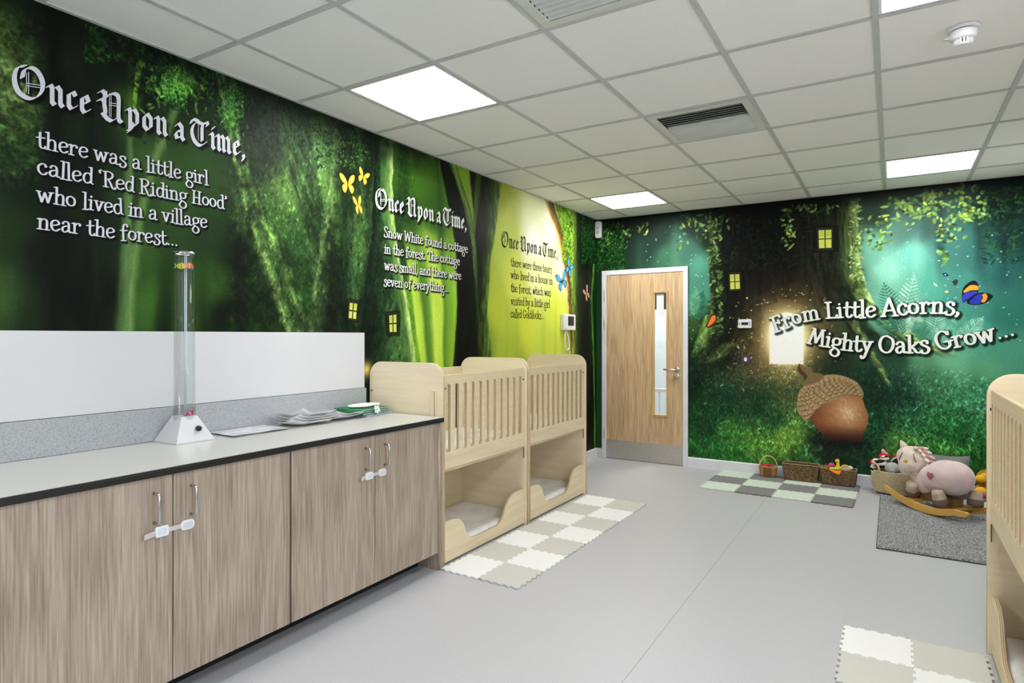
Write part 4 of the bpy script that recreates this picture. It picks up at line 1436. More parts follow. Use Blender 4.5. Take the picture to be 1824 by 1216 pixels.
open_cells = {cell(*q) for q in LIGHTS + VENTS}
ct = MB()
for i in range(len(GX) - 1):
    for j in range(len(GY) - 1):
        if (i, j) in open_cells:
            continue
        ct.box(GX[i], GX[i + 1], GY[j], GY[j + 1], ROOM_H + .006, ROOM_H + .02)
cl = structure('ceiling', ct, M_TILE)
gb = MB()
for x in GX[1:-1]:
    gb.box(x - .012, x + .012, ROOM_BACK, ROOM_D, ROOM_H, ROOM_H + .007)
for y in GY[1:-1]:
    gb.box(0, ROOM_W, y - .012, y + .012, ROOM_H - .0004, ROOM_H + .0066)
gb.box(0, .02, ROOM_BACK, ROOM_D, ROOM_H, ROOM_H + .007).box(0, ROOM_W, ROOM_D - .02, ROOM_D, ROOM_H, ROOM_H + .007)
gb.box(ROOM_W - .02, ROOM_W, ROOM_BACK, ROOM_D, ROOM_H, ROOM_H + .007).box(0, ROOM_W, ROOM_BACK, ROOM_BACK + .02, ROOM_H, ROOM_H + .007)
structure('ceiling_grid', gb, M_TBAR, cl)
structure('ceiling_deck', MB().box(-.1, ROOM_W + .1, ROOM_BACK - .1, ROOM_D + .1, ROOM_H + .12, ROOM_H + .2), mat('void_deck', (40, 40, 42), .9), cl)

# skirting
M_SKIRT = mat('skirting_paint', (222, 222, 232), 0.35)
sk = MB()
for (x0, x1) in ((DX1, ROOM_W),):
    sk.prism([(0, 0), (.016, 0), (.016, .092), (.008, .10), (0, .10)], 0, 1)
    sk = MB().add([(x0, ROOM_D, 0), (x0, ROOM_D - .016, 0), (x0, ROOM_D - .016, .094), (x0, ROOM_D - .008, .102), (x0, ROOM_D, .102),
                   (x1, ROOM_D, 0), (x1, ROOM_D - .016, 0), (x1, ROOM_D - .016, .094), (x1, ROOM_D - .008, .102), (x1, ROOM_D, .102)],
                  [(0, 5, 6, 1), (1, 6, 7, 2), (2, 7, 8, 3), (3, 8, 9, 4), (0, 1, 2, 3, 4), (5, 9, 8, 7, 6)])
structure('baseboard_back', sk, M_SKIRT)
x0, x1 = 2.84, ROOM_D - .016
structure('baseboard_left', MB().add([(0, x0, 0), (.016, x0, 0), (.016, x0, .094), (.008, x0, .102), (0, x0, .102),
                                      (0, x1, 0), (.016, x1, 0), (.016, x1, .094), (.008, x1, .102), (0, x1, .102)],
                                     [(0, 5, 6, 1), (1, 6, 7, 2), (2, 7, 8, 3), (3, 8, 9, 4), (0, 1, 2, 3, 4), (5, 9, 8, 7, 6)]), M_SKIRT)

# ------------------------------------------------------------------ door
fr = MB()
yf0, yf1 = ROOM_D - .022, ROOM_D + .11
fr.box(DX0, DX0 + .05, yf0, ROOM_D + .0, 0, DH - .05).box(DX1 - .05, DX1, yf0, ROOM_D, 0, DH - .05).box(DX0, DX1, yf0, ROOM_D, DH - .05, DH)
fr.box(DX0 + .028, DX0 + .035, ROOM_D, yf1, 0, DH - .03).box(DX1 - .035, DX1 - .028, ROOM_D, yf1, 0, DH - .03).box(DX0 + .028, DX1 - .028, ROOM_D, yf1, DH - .035, DH - .028)
door = structure('door_1', fr, M_SKIRT, bevel=.003)
LX0, LX1, LZ0, LZ1 = .128, .984, .008, 2.018
LX0 = .112
VX0, VX1, VZ0, VZ1 = .660, .805, .515, 1.812
leaf = plate('door_leaf', [(LX0, LZ0), (LX1, LZ0), (LX1, LZ1), (LX0, LZ1)], [[(VX0, VZ0), (VX1, VZ0), (VX1, VZ1), (VX0, VZ1)]], .044, (M_OAKDOOR, M_OAKTRIM), 'XZ', ROOM_D + .008, .001, door)
vb = MB()
e_ = .014
for (a, b_, c, d) in ((VX0 - e_, VX1 + e_, VZ0 - e_, VZ0 + .004), (VX0 - e_, VX1 + e_, VZ1 - .004, VZ1 + e_), (VX0 - e_, VX0 + .004, VZ0 + .004, VZ1 - .004), (VX1 - .004, VX1 + e_, VZ0 + .004, VZ1 - .004)):
    vb.box(a, b_, ROOM_D - .024, ROOM_D + .03, c, d)
vb.build('vision_panel_bead', M_OAKTRIM, door, bevel=.002)
MB().box(VX0, VX1, ROOM_D + .004, ROOM_D + .009, VZ0, VZ1).build('vision_panel_glass', M_GLASS, door)
MB().box(LX0 + .002, LX1 - .002, ROOM_D - .0165, ROOM_D - .0142, .012, .208).build('kick_plate', M_STEEL, door, bevel=.0005)
hd = MB()
hm = Matrix.Rotation(PI / 2, 4, 'X')
hd.lathe([(.0, 0), (.026, 0), (.026, .007), (.0, .008)], (.918, ROOM_D - .014, 1.0), 24, mtx=hm, caps=False)
hd.tube([(.918, ROOM_D - .014, 1.0), (.918, ROOM_D - .05, 1.0), (.912, ROOM_D - .062, 1.0), (.895, ROOM_D - .066, 1.0), (.80, ROOM_D - .066, 1.0), (.788, ROOM_D - .058, 1.0), (.785, ROOM_D - .045, 1.0)], .0095, 12)
hd.build('door_handle', M_CHROME, door, smooth=True)
hd = MB()
hd.lathe([(.0, 0), (.025, 0), (.025, .007), (.018, .009), (.0, .009)], (.918, ROOM_D - .014, .925), 24, mtx=hm, caps=False)
hd.box(.912, .924, ROOM_D - .034, ROOM_D - .02, .919, .935)
hd.build('door_lock', M_CHROME, door)
for z in (1.735, 1.42, .22):
    MB().box(LX0 - .013, LX0 - .001, ROOM_D - .026, ROOM_D - .016, z, z + .11).lathe([(.006, 0), (.006, .11)], (LX0 - .006, ROOM_D - .026, z), 10).build('door_hinge', M_STEEL, door)
# corridor seen through the vision panel
structure('corridor_walls', MB().box(-.1, 2.2, ROOM_D + 1.5, ROOM_D + 1.6, 0, 2.75).box(-.55, -.5, ROOM_D + .12, ROOM_D + 1.6, 0, 2.75).box(2.2, 2.25, ROOM_D + .12, ROOM_D + 1.6, 0, 2.75)
          .box(-.5, -.1, ROOM_D + 1.5, ROOM_D + 1.6, 0, 2.75).box(-.5, 2.2, ROOM_D + .12, ROOM_D + 1.6, 2.7, 2.75), mat('corridor_paint', (206, 212, 212), .6), wb)
MB().box(-.45, .62, ROOM_D + 1.492, ROOM_D + 1.499, 1.70, 2.45).build('corridor_dark_panel', mat('dark_panel_paint', (30, 32, 34), .8), wb)  # flat panel; the darkness of an opening is put into its colour
notice = MB().box(.690, .768, ROOM_D + .0015, ROOM_D + .003, 1.575, 1.795).build('notice', M_PLAST)
tag(notice, 'blank white notice card taped inside the narrow glass of the oak door', 'notice')
gate = thing('baby_gate', 'white metal safety gate standing in the corridor beyond the door glass', 'gate', (0, 0, 0))
g = MB().box(.1, 1.3, ROOM_D + .62, ROOM_D + .66, .70, .74)
g.build('top_rail', M_PLAST, gate, bevel=.005)
for k in range(13):
    MB().lathe([(.009, .03), (.009, .70)], (.14 + .093 * k, ROOM_D + .64, 0), 8).build('bar', M_PLAST, gate)
MB().box(.1, 1.3, ROOM_D + .62, ROOM_D + .66, .0, .03).build('bottom_rail', M_PLAST, gate)

# ------------------------------------------------------------------ ceiling lamps, vents, detectors
M_DIFF = mat('lit_diffuser', (255, 255, 255), .5, emit=(255, 254, 250), strength=PANEL_STRENGTH)
L_LAB = ['square flush ceiling light nearest above the worktop', 'small-looking square ceiling light by the left wall near the door corner',
         'square ceiling light near the far right of the acorn wall', 'square ceiling light cut off at the top edge beside the smoke detector',
         'square ceiling light over the left wall behind the viewer', 'square ceiling light over the right side behind the viewer']
lamp0 = None
for k, (ix, y) in enumerate(LIGHTS):
    i, j = cell(ix, y)
    cx, cy = (GX[i] + GX[i + 1]) / 2, (GY[j] + GY[j + 1]) / 2
    if lamp0 is None:
        lamp0 = thing('ceiling_light', L_LAB[k], 'light', (cx, cy, ROOM_H), 0, 'flush square ceiling lights')
        w = .288
        f = MB()
        for (a, b_, c, d) in ((-w, w, -w, -w + .012), (-w, w, w - .012, w), (-w, -w + .012, -w, w), (w - .012, w, -w, w)):
            f.box(a, b_, c, d, .001, .02)
        f.box(-w, w, -w, w, .02, .05)
        f.build('frame', M_WHITE, lamp0)
        MB().box(-w + .012, w - .012, -w + .012, w - .012, .004, .019).build('diffuser', M_DIFF, lamp0)
    else:
        dup(lamp0, (cx, cy, ROOM_H), 0, L_LAB[k])
M_VENTIN = mat('duct_dark', (14, 14, 14), .9)
M_VENT = mat('vent_paint', (206, 208, 200), .45)


def vent(ix, y, label, tilt_pair):
    i, j = cell(ix, y)
    cx, cy = (GX[i] + GX[i + 1]) / 2, (GY[j] + GY[j + 1]) / 2
    t = thing('ceiling_vent', label, 'vent', (cx, cy, ROOM_H), 0, 'louvred ceiling vents')
    w, wi = .288, .245
    f = MB()
    for (a, b_, c, d) in ((-w, w, -w, -wi), (-w, w, wi, w), (-w, -wi, -wi, wi), (wi, w, -wi, wi)):
        f.box(a, b_, c, d, -.004, .004)
    f.build('frame', M_VENT, t, bevel=.002)
    MB().box(-w + .01, w - .01, -w + .01, w - .01, .085, .09).box(-wi - .005, -wi, -wi, wi, .004, .09).box(wi, wi + .005, -wi, wi, .004, .09) \
        .box(-wi, wi, -wi - .005, -wi, .004, .09).box(-wi, wi, wi, wi + .005, .004, .09).build('duct_box', M_VENTIN, t)
    n = 14
    for k in range(n):
        yy = -wi + .02 + (2 * wi - .04) * k / (n - 1)
        a = tilt_pair[0] if k < n / 2 else tilt_pair[1]
        m = Matrix.Translation((0, yy, .012)) @ Matrix.Rotation(a, 4, 'X')
        MB().box(-wi, wi, -.019, .019, -.0007, .0007, mtx=m).build('louvre', M_VENT, t)
    MB().box(-wi, wi, -.004, .004, -.002, .02).build('divider', M_VENT, t)


vent(3, VENTS[0][1], 'square louvred ceiling vent with dark open slats in mid ceiling', (0.42, -0.8))
vent(3, VENTS[1][1], 'louvred ceiling vent with pale closed slats, cut off at the top edge', (-0.8, -0.8))

sd = thing('smoke_detector', 'round white smoke detector on the ceiling at top right', 'smoke detector', (3.085, 3.235, ROOM_H))
MB().lathe([(.0, .006), (.056, .006), (.058, 0), (.055, -.008), (.045, -.009)], n=40, caps=False).build('base', M_PLAST, sd, smooth=True)
MB().lathe([(.044, -.008), (.044, -.014)], n=40).build('gap_ring', M_BLACK, sd)
MB().lathe([(.0, -.013), (.049, -.013), (.050, -.018), (.048, -.042), (.038, -.047), (.0, -.047)], n=40, caps=False).build('body', M_PLAST, sd, smooth=True)
sl = MB()
for k in range(16):
    a = 2 * PI * k / 16
    m = Matrix.Rotation(a, 4, 'Z')
    sl.box(.024, .034, -.0028, .0028, -.066, -.046, mtx=m)
sl.build('cage', M_PLAST, sd)
MB().lathe([(.024, -.046), (.022, -.064)], n=24).build('chamber', M_BLACK, sd)
MB().lathe([(.0, -.064), (.03, -.064), (.028, -.069), (.014, -.071), (.0, -.071)], n=32, caps=False).build('cap', M_PLAST, sd, smooth=True)
MB().box(-.062, -.048, -.004, .004, -.034, -.03).lathe([(.006, -.034), (.006, -.03)], (-.062, 0, 0), 12).build('indicator', M_PLAST, sd)

ms = thing('motion_sensor', 'slim white sensor high in the corner between the two papered walls', 'sensor', (.035, ROOM_D, 2.44))
MB().prism(rrect(-.034, .034, 0, .185, .02), -.045, -.001, 1).build('body', M_PLAST, ms, bevel=.006)
for z, r in ((.11, .018), (.06, .018)):
    MB().lathe([(r, 0), (r * .8, .004), (0, .005)], (0, -.045, z), 20, mtx=Matrix.Rotation(PI / 2, 4, 'X'), caps=False).build('lens', mat('sensor_lens', (190, 192, 194), .3), ms)
MB().box(-.004, .004, -.047, -.044, .155, .163).build('indicator', M_BLACK, ms)

ic = thing('door_intercom', 'white wall intercom with dark screen and coiled cord by the corner', 'intercom', (0, 5.68, 1.41))
MB().box(.001, .045, -.13, .13, 0, .16).build('body', M_PLAST, ic, bevel=.006)
MB().box(.0445, .0465, -.045, .085, .045, .14).build('screen', M_BLACK, ic)
MB().box(.0445, .052, -.11, -.06, .02, .145).build('handset', M_PLAST, ic, bevel=.004)
MB().tube(catmull([(.02, -.06, 0), (.025, -.075, -.06), (.03, -.09, -.14), (.035, -.05, -.2), (.035, -.0, -.17), (.03, -.01, -.08), (.02, -.04, 0)], 8), .006, 8).build('cord', M_PLAST, ic, smooth=True)

th = thing('thermostat', 'small white wall thermostat with black display beside the printed doorway', 'thermostat', (1.588, ROOM_D, 1.472))
MB().prism(rrect(-.062, .062, -.043, .043, .008), -.025, -.001, 1).build('body', M_PLAST, th, bevel=.003)
MB().box(-.03, .034, -.0265, -.024, -.014, .014).build('display', M_BLACK, th)
MB().lathe([(.006, 0), (.006, .003)], (-.048, -.025, 0), 12, mtx=Matrix.Rotation(PI / 2, 4, 'X')).build('button', M_BLACK, th)
MB().box(.044, .052, -.0262, -.024, -.022, .022).build('grille', mat('grey_plastic', (150, 152, 158), .5), th)

sw = thing('light_switch', 'dark square light switch with white rocker below the thermostat', 'light switch', (1.594, ROOM_D, 1.12))
MB().prism(rrect(-.043, .043, -.043, .043, .005), -.009, -.001, 1).build('plate', mat('dark_plum_plastic', (62, 56, 76), .3), sw, bevel=.002)
MB().box(-.013, .013, -.014, -.009, -.018, .018).build('rocker', M_PLAST, sw, bevel=.002)
for x in (-.03, .03):
    MB().lathe([(.003, 0), (.003, .0015)], (x, -.009, 0), 10, mtx=Matrix.Rotation(PI / 2, 4, 'X')).build('screw', M_CHROME, sw)

# ------------------------------------------------------------------ cupboards, worktop, splashback, whiteboard
CUP_F = 0.600


def cabinet(y0, y1, label, handles=True):
    t = thing('base_cabinet', label, 'cabinet', (0, y0, 0), 0, 'grey oak cupboards under the worktop')
    w = y1 - y0
    c = MB()
    c.box(.01, .575, 0.001, .018, .10, .852).box(.01, .575, w - .018, w - .001, .10, .852).box(.01, .575, .018, w - .018, .10, .118).box(.01, .02, .018, w - .018, .118, .852)
    c.box(.575, .579, .001, w - .001, .104, .852)
    c.build('carcass', mat('dark_carcass', (46, 38, 34), .7), t)
    for k in range(2):
        a, b_ = (.0025, w / 2 - .0018) if k == 0 else (w / 2 + .0018, w - .0025)
        d = MB().box(.581, CUP_F, a, b_, .104, .852).build('door', M_OAKGREY, t, bevel=.0012)
        hy = w / 2 + (-.068 if k == 0 else .068)
        P = [(CUP_F, hy, .69), (CUP_F + .022, hy, .69), (CUP_F + .031, hy, .6925), (CUP_F + .034, hy, .70), (CUP_F + .034, hy, .785), (CUP_F + .031, hy, .7925), (CUP_F + .022, hy, .795), (CUP_F, hy, .795)]
        MB().tube(P, .0052, 12).build('handle', M_CHROME, d, smooth=True)
    return t


cabinet(.770, 1.800, 'grey oak double cupboard nearest the viewer at lower left')
cabinet(1.806, 2.832, 'grey oak double cupboard next to the cots')
cabinet(-.262, .764, 'grey oak double cupboard at the viewer end of the worktop')
tag(plate('end_panel', [(.03, 0), (CUP_F - .002, 0), (CUP_F - .002, .854), (.03, .854)], [], .020, (M_OAKGREY,), 'XZ', 2.845, .001),
    'tall grey oak end panel closing the cupboard run beside the cot', 'panel')
tag(MB().box(.43, .448, -.262, 2.834, 0, .10).build('plinth', M_BLACK), 'black recessed plinth strip along the foot of the grey oak cupboards', 'plinth')

# worktop: pale laminate, black edge
M_TOP = mat('pale_worktop', (202, 201, 197), .26, rgb2=(184, 183, 180), scale=420, detail=2, lo=.3, hi=.5)
M_SPLASH = mat('speckled_splashback', (172, 175, 180), .3, rgb2=(112, 116, 122), scale=430, detail=3, lo=.34, hi=.50)
wt = MB().box(.002, .612, -.27, 2.862, .875, .881).build('worktop', M_TOP)
tag(wt, 'long pale worktop with black front edge over the grey oak cupboards', 'worktop')
MB().box(.002, .618, -.27, 2.864, .854, .8745).build('black_edge', mat('black_laminate_edge', (20, 20, 21), .35), wt, bevel=.001)
MB().box(.6121, .618, -.27, 2.862, .8746, .8795).build('edge_lip', mat('black_laminate_edge'), wt)
tag(MB().box(.001, .020, -.27, 2.846, .882, 1.028).build('splashback', M_SPLASH, bevel=.0015), 'low speckled grey splashback standing along the back of the worktop', 'splashback')
M_BOARD = mat('glossy_white_panel', (208, 208, 212), .22, rgb2=(204, 204, 209), scale=2)
tag(MB().box(.001, .012, 0.962, 2.838, 1.030, 1.372).build('wall_panel', M_BOARD, bevel=.001), 'long glossy white wall panel above the splashback, its right end by the cot', 'wall panel')
tag(MB().box(.001, .012, -.27, 0.9615, 1.030, 1.372).build('wall_panel', M_BOARD, bevel=.001), 'glossy white wall panel at the left edge above the splashback', 'wall panel')


def child_lock(y, label):
    t = thing('child_lock', label, 'child lock', (CUP_F, y, .655), 0, 'white child safety locks on the cupboards')
    r90 = None
    for s_, nm in ((-1, 'buckle'), (1, 'latch_pad')):
        wd_, h_ = (.024, .019) if s_ < 0 else (.027, .0185)
        o = MB().prism(rrect(s_ * .047 - wd_, s_ * .047 + wd_, -h_, h_, .007 if s_ < 0 else .016), .0005, .011, 0).build(nm, M_PLAST, t, bevel=.003)
        MB().prism(rrect(s_ * .047 - wd_ * .6, s_ * .047 + wd_ * .6, -h_ * .6, h_ * .6, .005), .0112, .0125, 0).build('button', mat('grey_white_plastic', (214, 218, 228), .4), o)
    MB().prism(rrect(-.026, .024, -.008, .008, .001), .004, .006, 0).build('strap', M_STRAP, t)
    st = MB()
    P = [(.004, -.068), (.012, -.085), (.020, -.105), (.024, -.118)]
    for (a, b_), (c, d) in zip(P[:-1], P[1:]):
        st.add([(a, b_, -.009), (c, d, -.011), (c, d, .008), (a, b_, .009), (a + .0015, b_, -.009), (c + .0015, d, -.011), (c + .0015, d, .008), (a + .0015, b_, .009)],
               [(0, 1, 2, 3), (7, 6, 5, 4), (0, 4, 5, 1), (3, 2, 6, 7), (0, 3, 7, 4), (1, 5, 6, 2)])
    st.build('strap_tail', M_STRAP, t)


child_lock(1.288, 'white strap lock bridging the doors of the cupboard nearest the viewer')
child_lock(2.318, 'white strap lock bridging the doors of the cupboard beside the cot')

# ------------------------------------------------------------------ bubble tube
bt = thing('bubble_tube', 'clear upright bubble tube on a silver pyramid base on the worktop', 'bubble tube', (.112, 1.619, .881), 0)
hb, ht, hz = .088, .037, .112
cor = [(-1, -1), (1, -1), (1, 1), (-1, 1)]
M_SILVER = mat('silver_plastic', (206, 207, 212), .35, rgb2=(200, 201, 206))
bs = MB().add([(x * hb, y * hb, 0) for x, y in cor] + [(x * hb, y * hb, .006) for x, y in cor] + [(x * ht, y * ht, hz) for x, y in cor],
              [(3, 2, 1, 0), (0, 1, 5, 4), (1, 2, 6, 5), (2, 3, 7, 6), (3, 0, 4, 7), (4, 5, 9, 8), (5, 6, 10, 9), (6, 7, 11, 10), (7, 4, 8, 11), (8, 9, 10, 11)])
bs.build('base', M_SILVER, bt, bevel=.0015)
RT = .0440
kb = MB()
kb.lathe([(.0, 0), (.012, 0), (.012, .012), (.009, .016), (0, .016)], n=20, mtx=Matrix.Rotation(PI / 2, 4, 'Y'), caps=False)
kb.build('knob', M_BLACK, bt, smooth=True, loc=(.066, .022, .058))
tb = MB()
tb.lathe([(RT, .085), (RT, .845)], n=40, caps=False)
tb.build('tube', M_GLASS, bt, smooth=True)
tb = MB()
tb.lathe([(RT - .003, .088), (RT - .003, .80)], n=40)
tb.build('water', thin_glass('still_water', (252, 254, 254), .01, .10), bt, smooth=True)
MB().lathe([(RT + .001, .838), (RT + .001, .847), (RT - .003, .849), (RT - .003, .838)], n=40, caps=False).build('rim', M_CHROME, bt, smooth=True)
MB().lathe([(RT + .002, .082), (RT + .002, .150)], n=40, caps=False).build('collar', M_GLASS, bt, smooth=True)
MB().tube([(0, 0, .10), (.001, 0, .5), (0, 0, .84)], .0022, 8).tube([(.006, .004, .10), (.006, .004, .84)], .0022, 8).build('air_line', mat('clear_pvc', (200, 206, 222), .15), bt, smooth=True)


def toy_fish(loc, rot, c1, c2, c3, label, s=1.35):
    t = thing('toy_fish', label, 'toy fish', loc, 0, 'plastic toy fish in the bubble tube')
    t.rotation_euler = rot
    b_ = MB().ball((0, 0, 0), (.014 * s, .0052 * s, .010 * s), 20, 12)
    b_.build('body', c1, t, smooth=True)
    MB().ball((.001 * s, 0, 0), (.0032 * s, .0058 * s, .0098 * s), 14, 10).ball((-.007 * s, 0, 0), (.002 * s, .0046 * s, .0082 * s), 14, 10).build('stripe', c2, t, smooth=True)
    MB().prism([(-.011 * s, 0), (-.021 * s, .009 * s), (-.018 * s, 0), (-.021 * s, -.009 * s)], -.001, .001, 1).prism([(-.006 * s, .008 * s), (.004 * s, .013 * s), (.007 * s, .008 * s)], -.001, .001, 1).build('fins', c3, t)
    MB().ball((.010 * s, .0035 * s, .002 * s), .0014 * s, 8, 6).ball((.010 * s, -.0035 * s, .002 * s), .0014 * s, 8, 6).build('eye', M_BLACK, t, smooth=True)


Cc = lambda n, c: mat(n, c, .35)
TX, TY, TZ = .112, 1.619, .881
toy_fish((TX + .014, TY - .024, TZ + .782), (0, 0, .9), Cc('toy_yellow', (226, 214, 50)), Cc('toy_green', (60, 130, 40)), Cc('toy_lime', (150, 190, 40)), 'yellow and green toy fish floating at the left inside the bubble tube')
toy_fish((TX + .026, TY + .004, TZ + .785), (0, 0, 1.2), Cc('toy_orange', (232, 110, 40)), Cc('toy_white', (236, 232, 232)), Cc('toy_red', (200, 36, 60)), 'orange toy fish with white stripes in the middle of the bubble tube')
toy_fish((TX + .010, TY + .026, TZ + .781), (0, .3, 2.2), Cc('toy_blue', (30, 70, 140)), Cc('toy_yellow', (226, 214, 50)), Cc('toy_yellow', (226, 214, 50)), 'blue and yellow toy fish at the right inside the bubble tube')
toy_fish((TX + .018, TY + .014, TZ + .122), (.4, -.5, 1.0), Cc('toy_pink', (214, 40, 100)), Cc('toy_white', (236, 232, 232)), Cc('toy_teal', (60, 150, 170)), 'pink toy fish sunk to the bottom of the bubble tube')


# ------------------------------------------------------------------ papers, folders on the worktop
def sheet(name, cx, cy, w, h, rot, z, m, curl=0.0, seed=0, nx=14, ny=18, thick=.0006, parent=None, wave=0.004):
    rng = random.Random(seed)
    px, py = rng.uniform(0, 9), rng.uniform(0, 9)
    mb = MB()
    vs = []
    for lay in (0, 1):
        for j in range(ny + 1):
            for i in range(nx + 1):
                a, b_ = (i / nx - .5), (j / ny - .5)
                zz = curl * (max(0, a) ** 2 * 2 + max(0, -b_ - .1) ** 2 * 3) + wave * abs(math.sin(a * 5 + px) * math.sin(b_ * 6 + py)) + lay * thick
                vs.append((a * w, b_ * h, zz))
    n = (nx + 1) * (ny + 1)
    fs = []
    for j in range(ny):
        for i in range(nx):
            q = j * (nx + 1) + i
            fs.append((q, q + nx + 1, q + nx + 2, q + 1))
            fs.append((q + n, q + 1 + n, q + nx + 2 + n, q + nx + 1 + n))
    edge = [i for i in range(nx + 1)] + [(j + 1) * (nx + 1) + nx for j in range(ny)] + [ny * (nx + 1) + i for i in range(nx - 1, -1, -1)] + [j * (nx + 1) for j in range(ny - 1, 0, -1)]
    for a, b_ in zip(edge, edge[1:] + edge[:1]):
        fs.append((a, b_, b_ + n, a + n))
    mb.add(vs, fs)
    o = mb.build(name, m, parent, smooth=False)
    o.location = (cx, cy, z)
    o.rotation_euler = (0, 0, rot)
    return o


M_PAPER = mat('printed_paper', (240, 240, 243), .6, rgb2=(206, 208, 216), scale=55, detail=3, lo=.22, hi=.36)
M_SLEEVE = mat('plastic_sleeve', (226, 227, 232), .2, rgb2=(200, 202, 212), scale=14, detail=3)
Z0 = .8815
labs = ['flat plastic sleeve of notes lying lowest beside the bubble tube', 'second flat plastic sleeve in the stack beside the bubble tube', 'topmost flat plastic sleeve of notes beside the bubble tube']
for k in range(3):
    tag(sheet('document_sleeve', .128 + .004 * k, 1.945 - .006 * k, .205, .300, .06 - .05 * k, Z0 + .0035 * k, M_SLEEVE, 0, k + 3, wave=.0022), labs[k], 'plastic sleeve', 'flat plastic sleeves by the bubble tube')
labs = ['creased paper sheet at the bottom of the middle pile on the worktop', 'creased paper sheet second from the bottom of the middle pile', 'printed sheet with curled corner near the top of the middle pile', 'topmost curled printed sheet of the middle paper pile']
for k in range(4):
    tag(sheet('paper_sheet', .150, 2.235 + .010 * k, .205, .250, -.10 + .07 * k, Z0 + .011 * k, M_PAPER, .05 + .02 * (k == 3), k + 21, wave=.0035), labs[k], 'paper', 'loose papers in the middle of the worktop')
labs = ['white sheet lying flat between the paper pile and the green folders', 'wavy white sheet on top of the flat one left of the green folders']
for k in range(2):
    tag(sheet('paper_sheet', .152 + .004 * k, 2.486 + .008 * k, .190, .205, .10 - .12 * k, Z0 + .012 * k, M_PAPER, .05, k + 41, wave=.006), labs[k], 'paper', 'loose sheets left of the green folders')


def folder(k, cx, cy, rot, z, label, green=True):
    t = thing('folder', label, 'folder', (cx, cy, z), rot, 'stacked folders at the cot end of the worktop')
    cv_ = mat('green_card', (44, 132, 88), .45, rgb2=(30, 108, 70)) if green else mat('clear_folder', (190, 196, 202), .2, rgb2=(150, 156, 172), scale=20)
    c = MB().box(-.105, .105, -.115, .12, 0, .0014).box(-.105, .105, -.115, .12, .0096, .011).box(-.105, .105, -.1165, -.1145, 0, .011)
    c.build('cover', cv_, t, bevel=.0004)
    MB().box(-.099, .1, -.110, .114, .0018, .0092).build('pages', mat('page_block', (206, 214, 214), .6, rgb2=(150, 170, 166), scale=150, stretch=(1, 1, 8)), t)


folder(0, .136, 2.735, .10, Z0, 'clear plastic folder at the very bottom of the green folder stack', False)
folder(1, .128, 2.715, .02, Z0 + .0115, 'green folder lowest in the stack beside the cot')
folder(2, .120, 2.705, -.03, Z0 + .023, 'green folder in the middle of the stack beside the cot')
folder(3, .124, 2.700, .03, Z0 + .0345, 'topmost green folder under the white cloth pack')
pk = MB()
for (x, y, a, b_, c) in ((0, 0, .055, .10, .012), (.015, .06, .04, .05, .010), (-.01, -.06, .045, .05, .011), (.03, -.02, .03, .06, .010)):
    pk.ball((x, y, .012), (a, b_, c), 18, 10)
tag(pk.build('cloth_pack', M_SHEET, remesh=.006, soft=3, loc=(.13, 2.715, Z0 + .0445)), 'crumpled white cloth lying on top of the green folders', 'cloth')
bw = MB()
for k in range(7):
    a = 2 * PI * k / 7
    bw.ball((.014 * math.cos(a), .014 * math.sin(a), .004 * (k % 2)), (.012, .008, .006), 10, 8, mtx=Matrix.Rotation(a, 4, 'Z'))
tag(bw.build('ribbon_bow', mat('pale_ribbon', (214, 226, 220), .7), smooth=True, loc=(.243, 2.705, Z0 + .038), rot=(0, 1.3, 0)), 'small pale ribbon bow hanging at the front of the folder stack', 'bow')


# ------------------------------------------------------------------ cots
CL, CD, CH = .985, .585, 1.192          # length, depth, height


def slot_loops(y0, y1, z0, z1, n, w):
    out = []
    for k in range(n):
        c = y0 + (y1 - y0) * k / (n - 1)
        out.append(rrect(c - w / 2, c + w / 2, z0, z1, .012, 4))
    return out


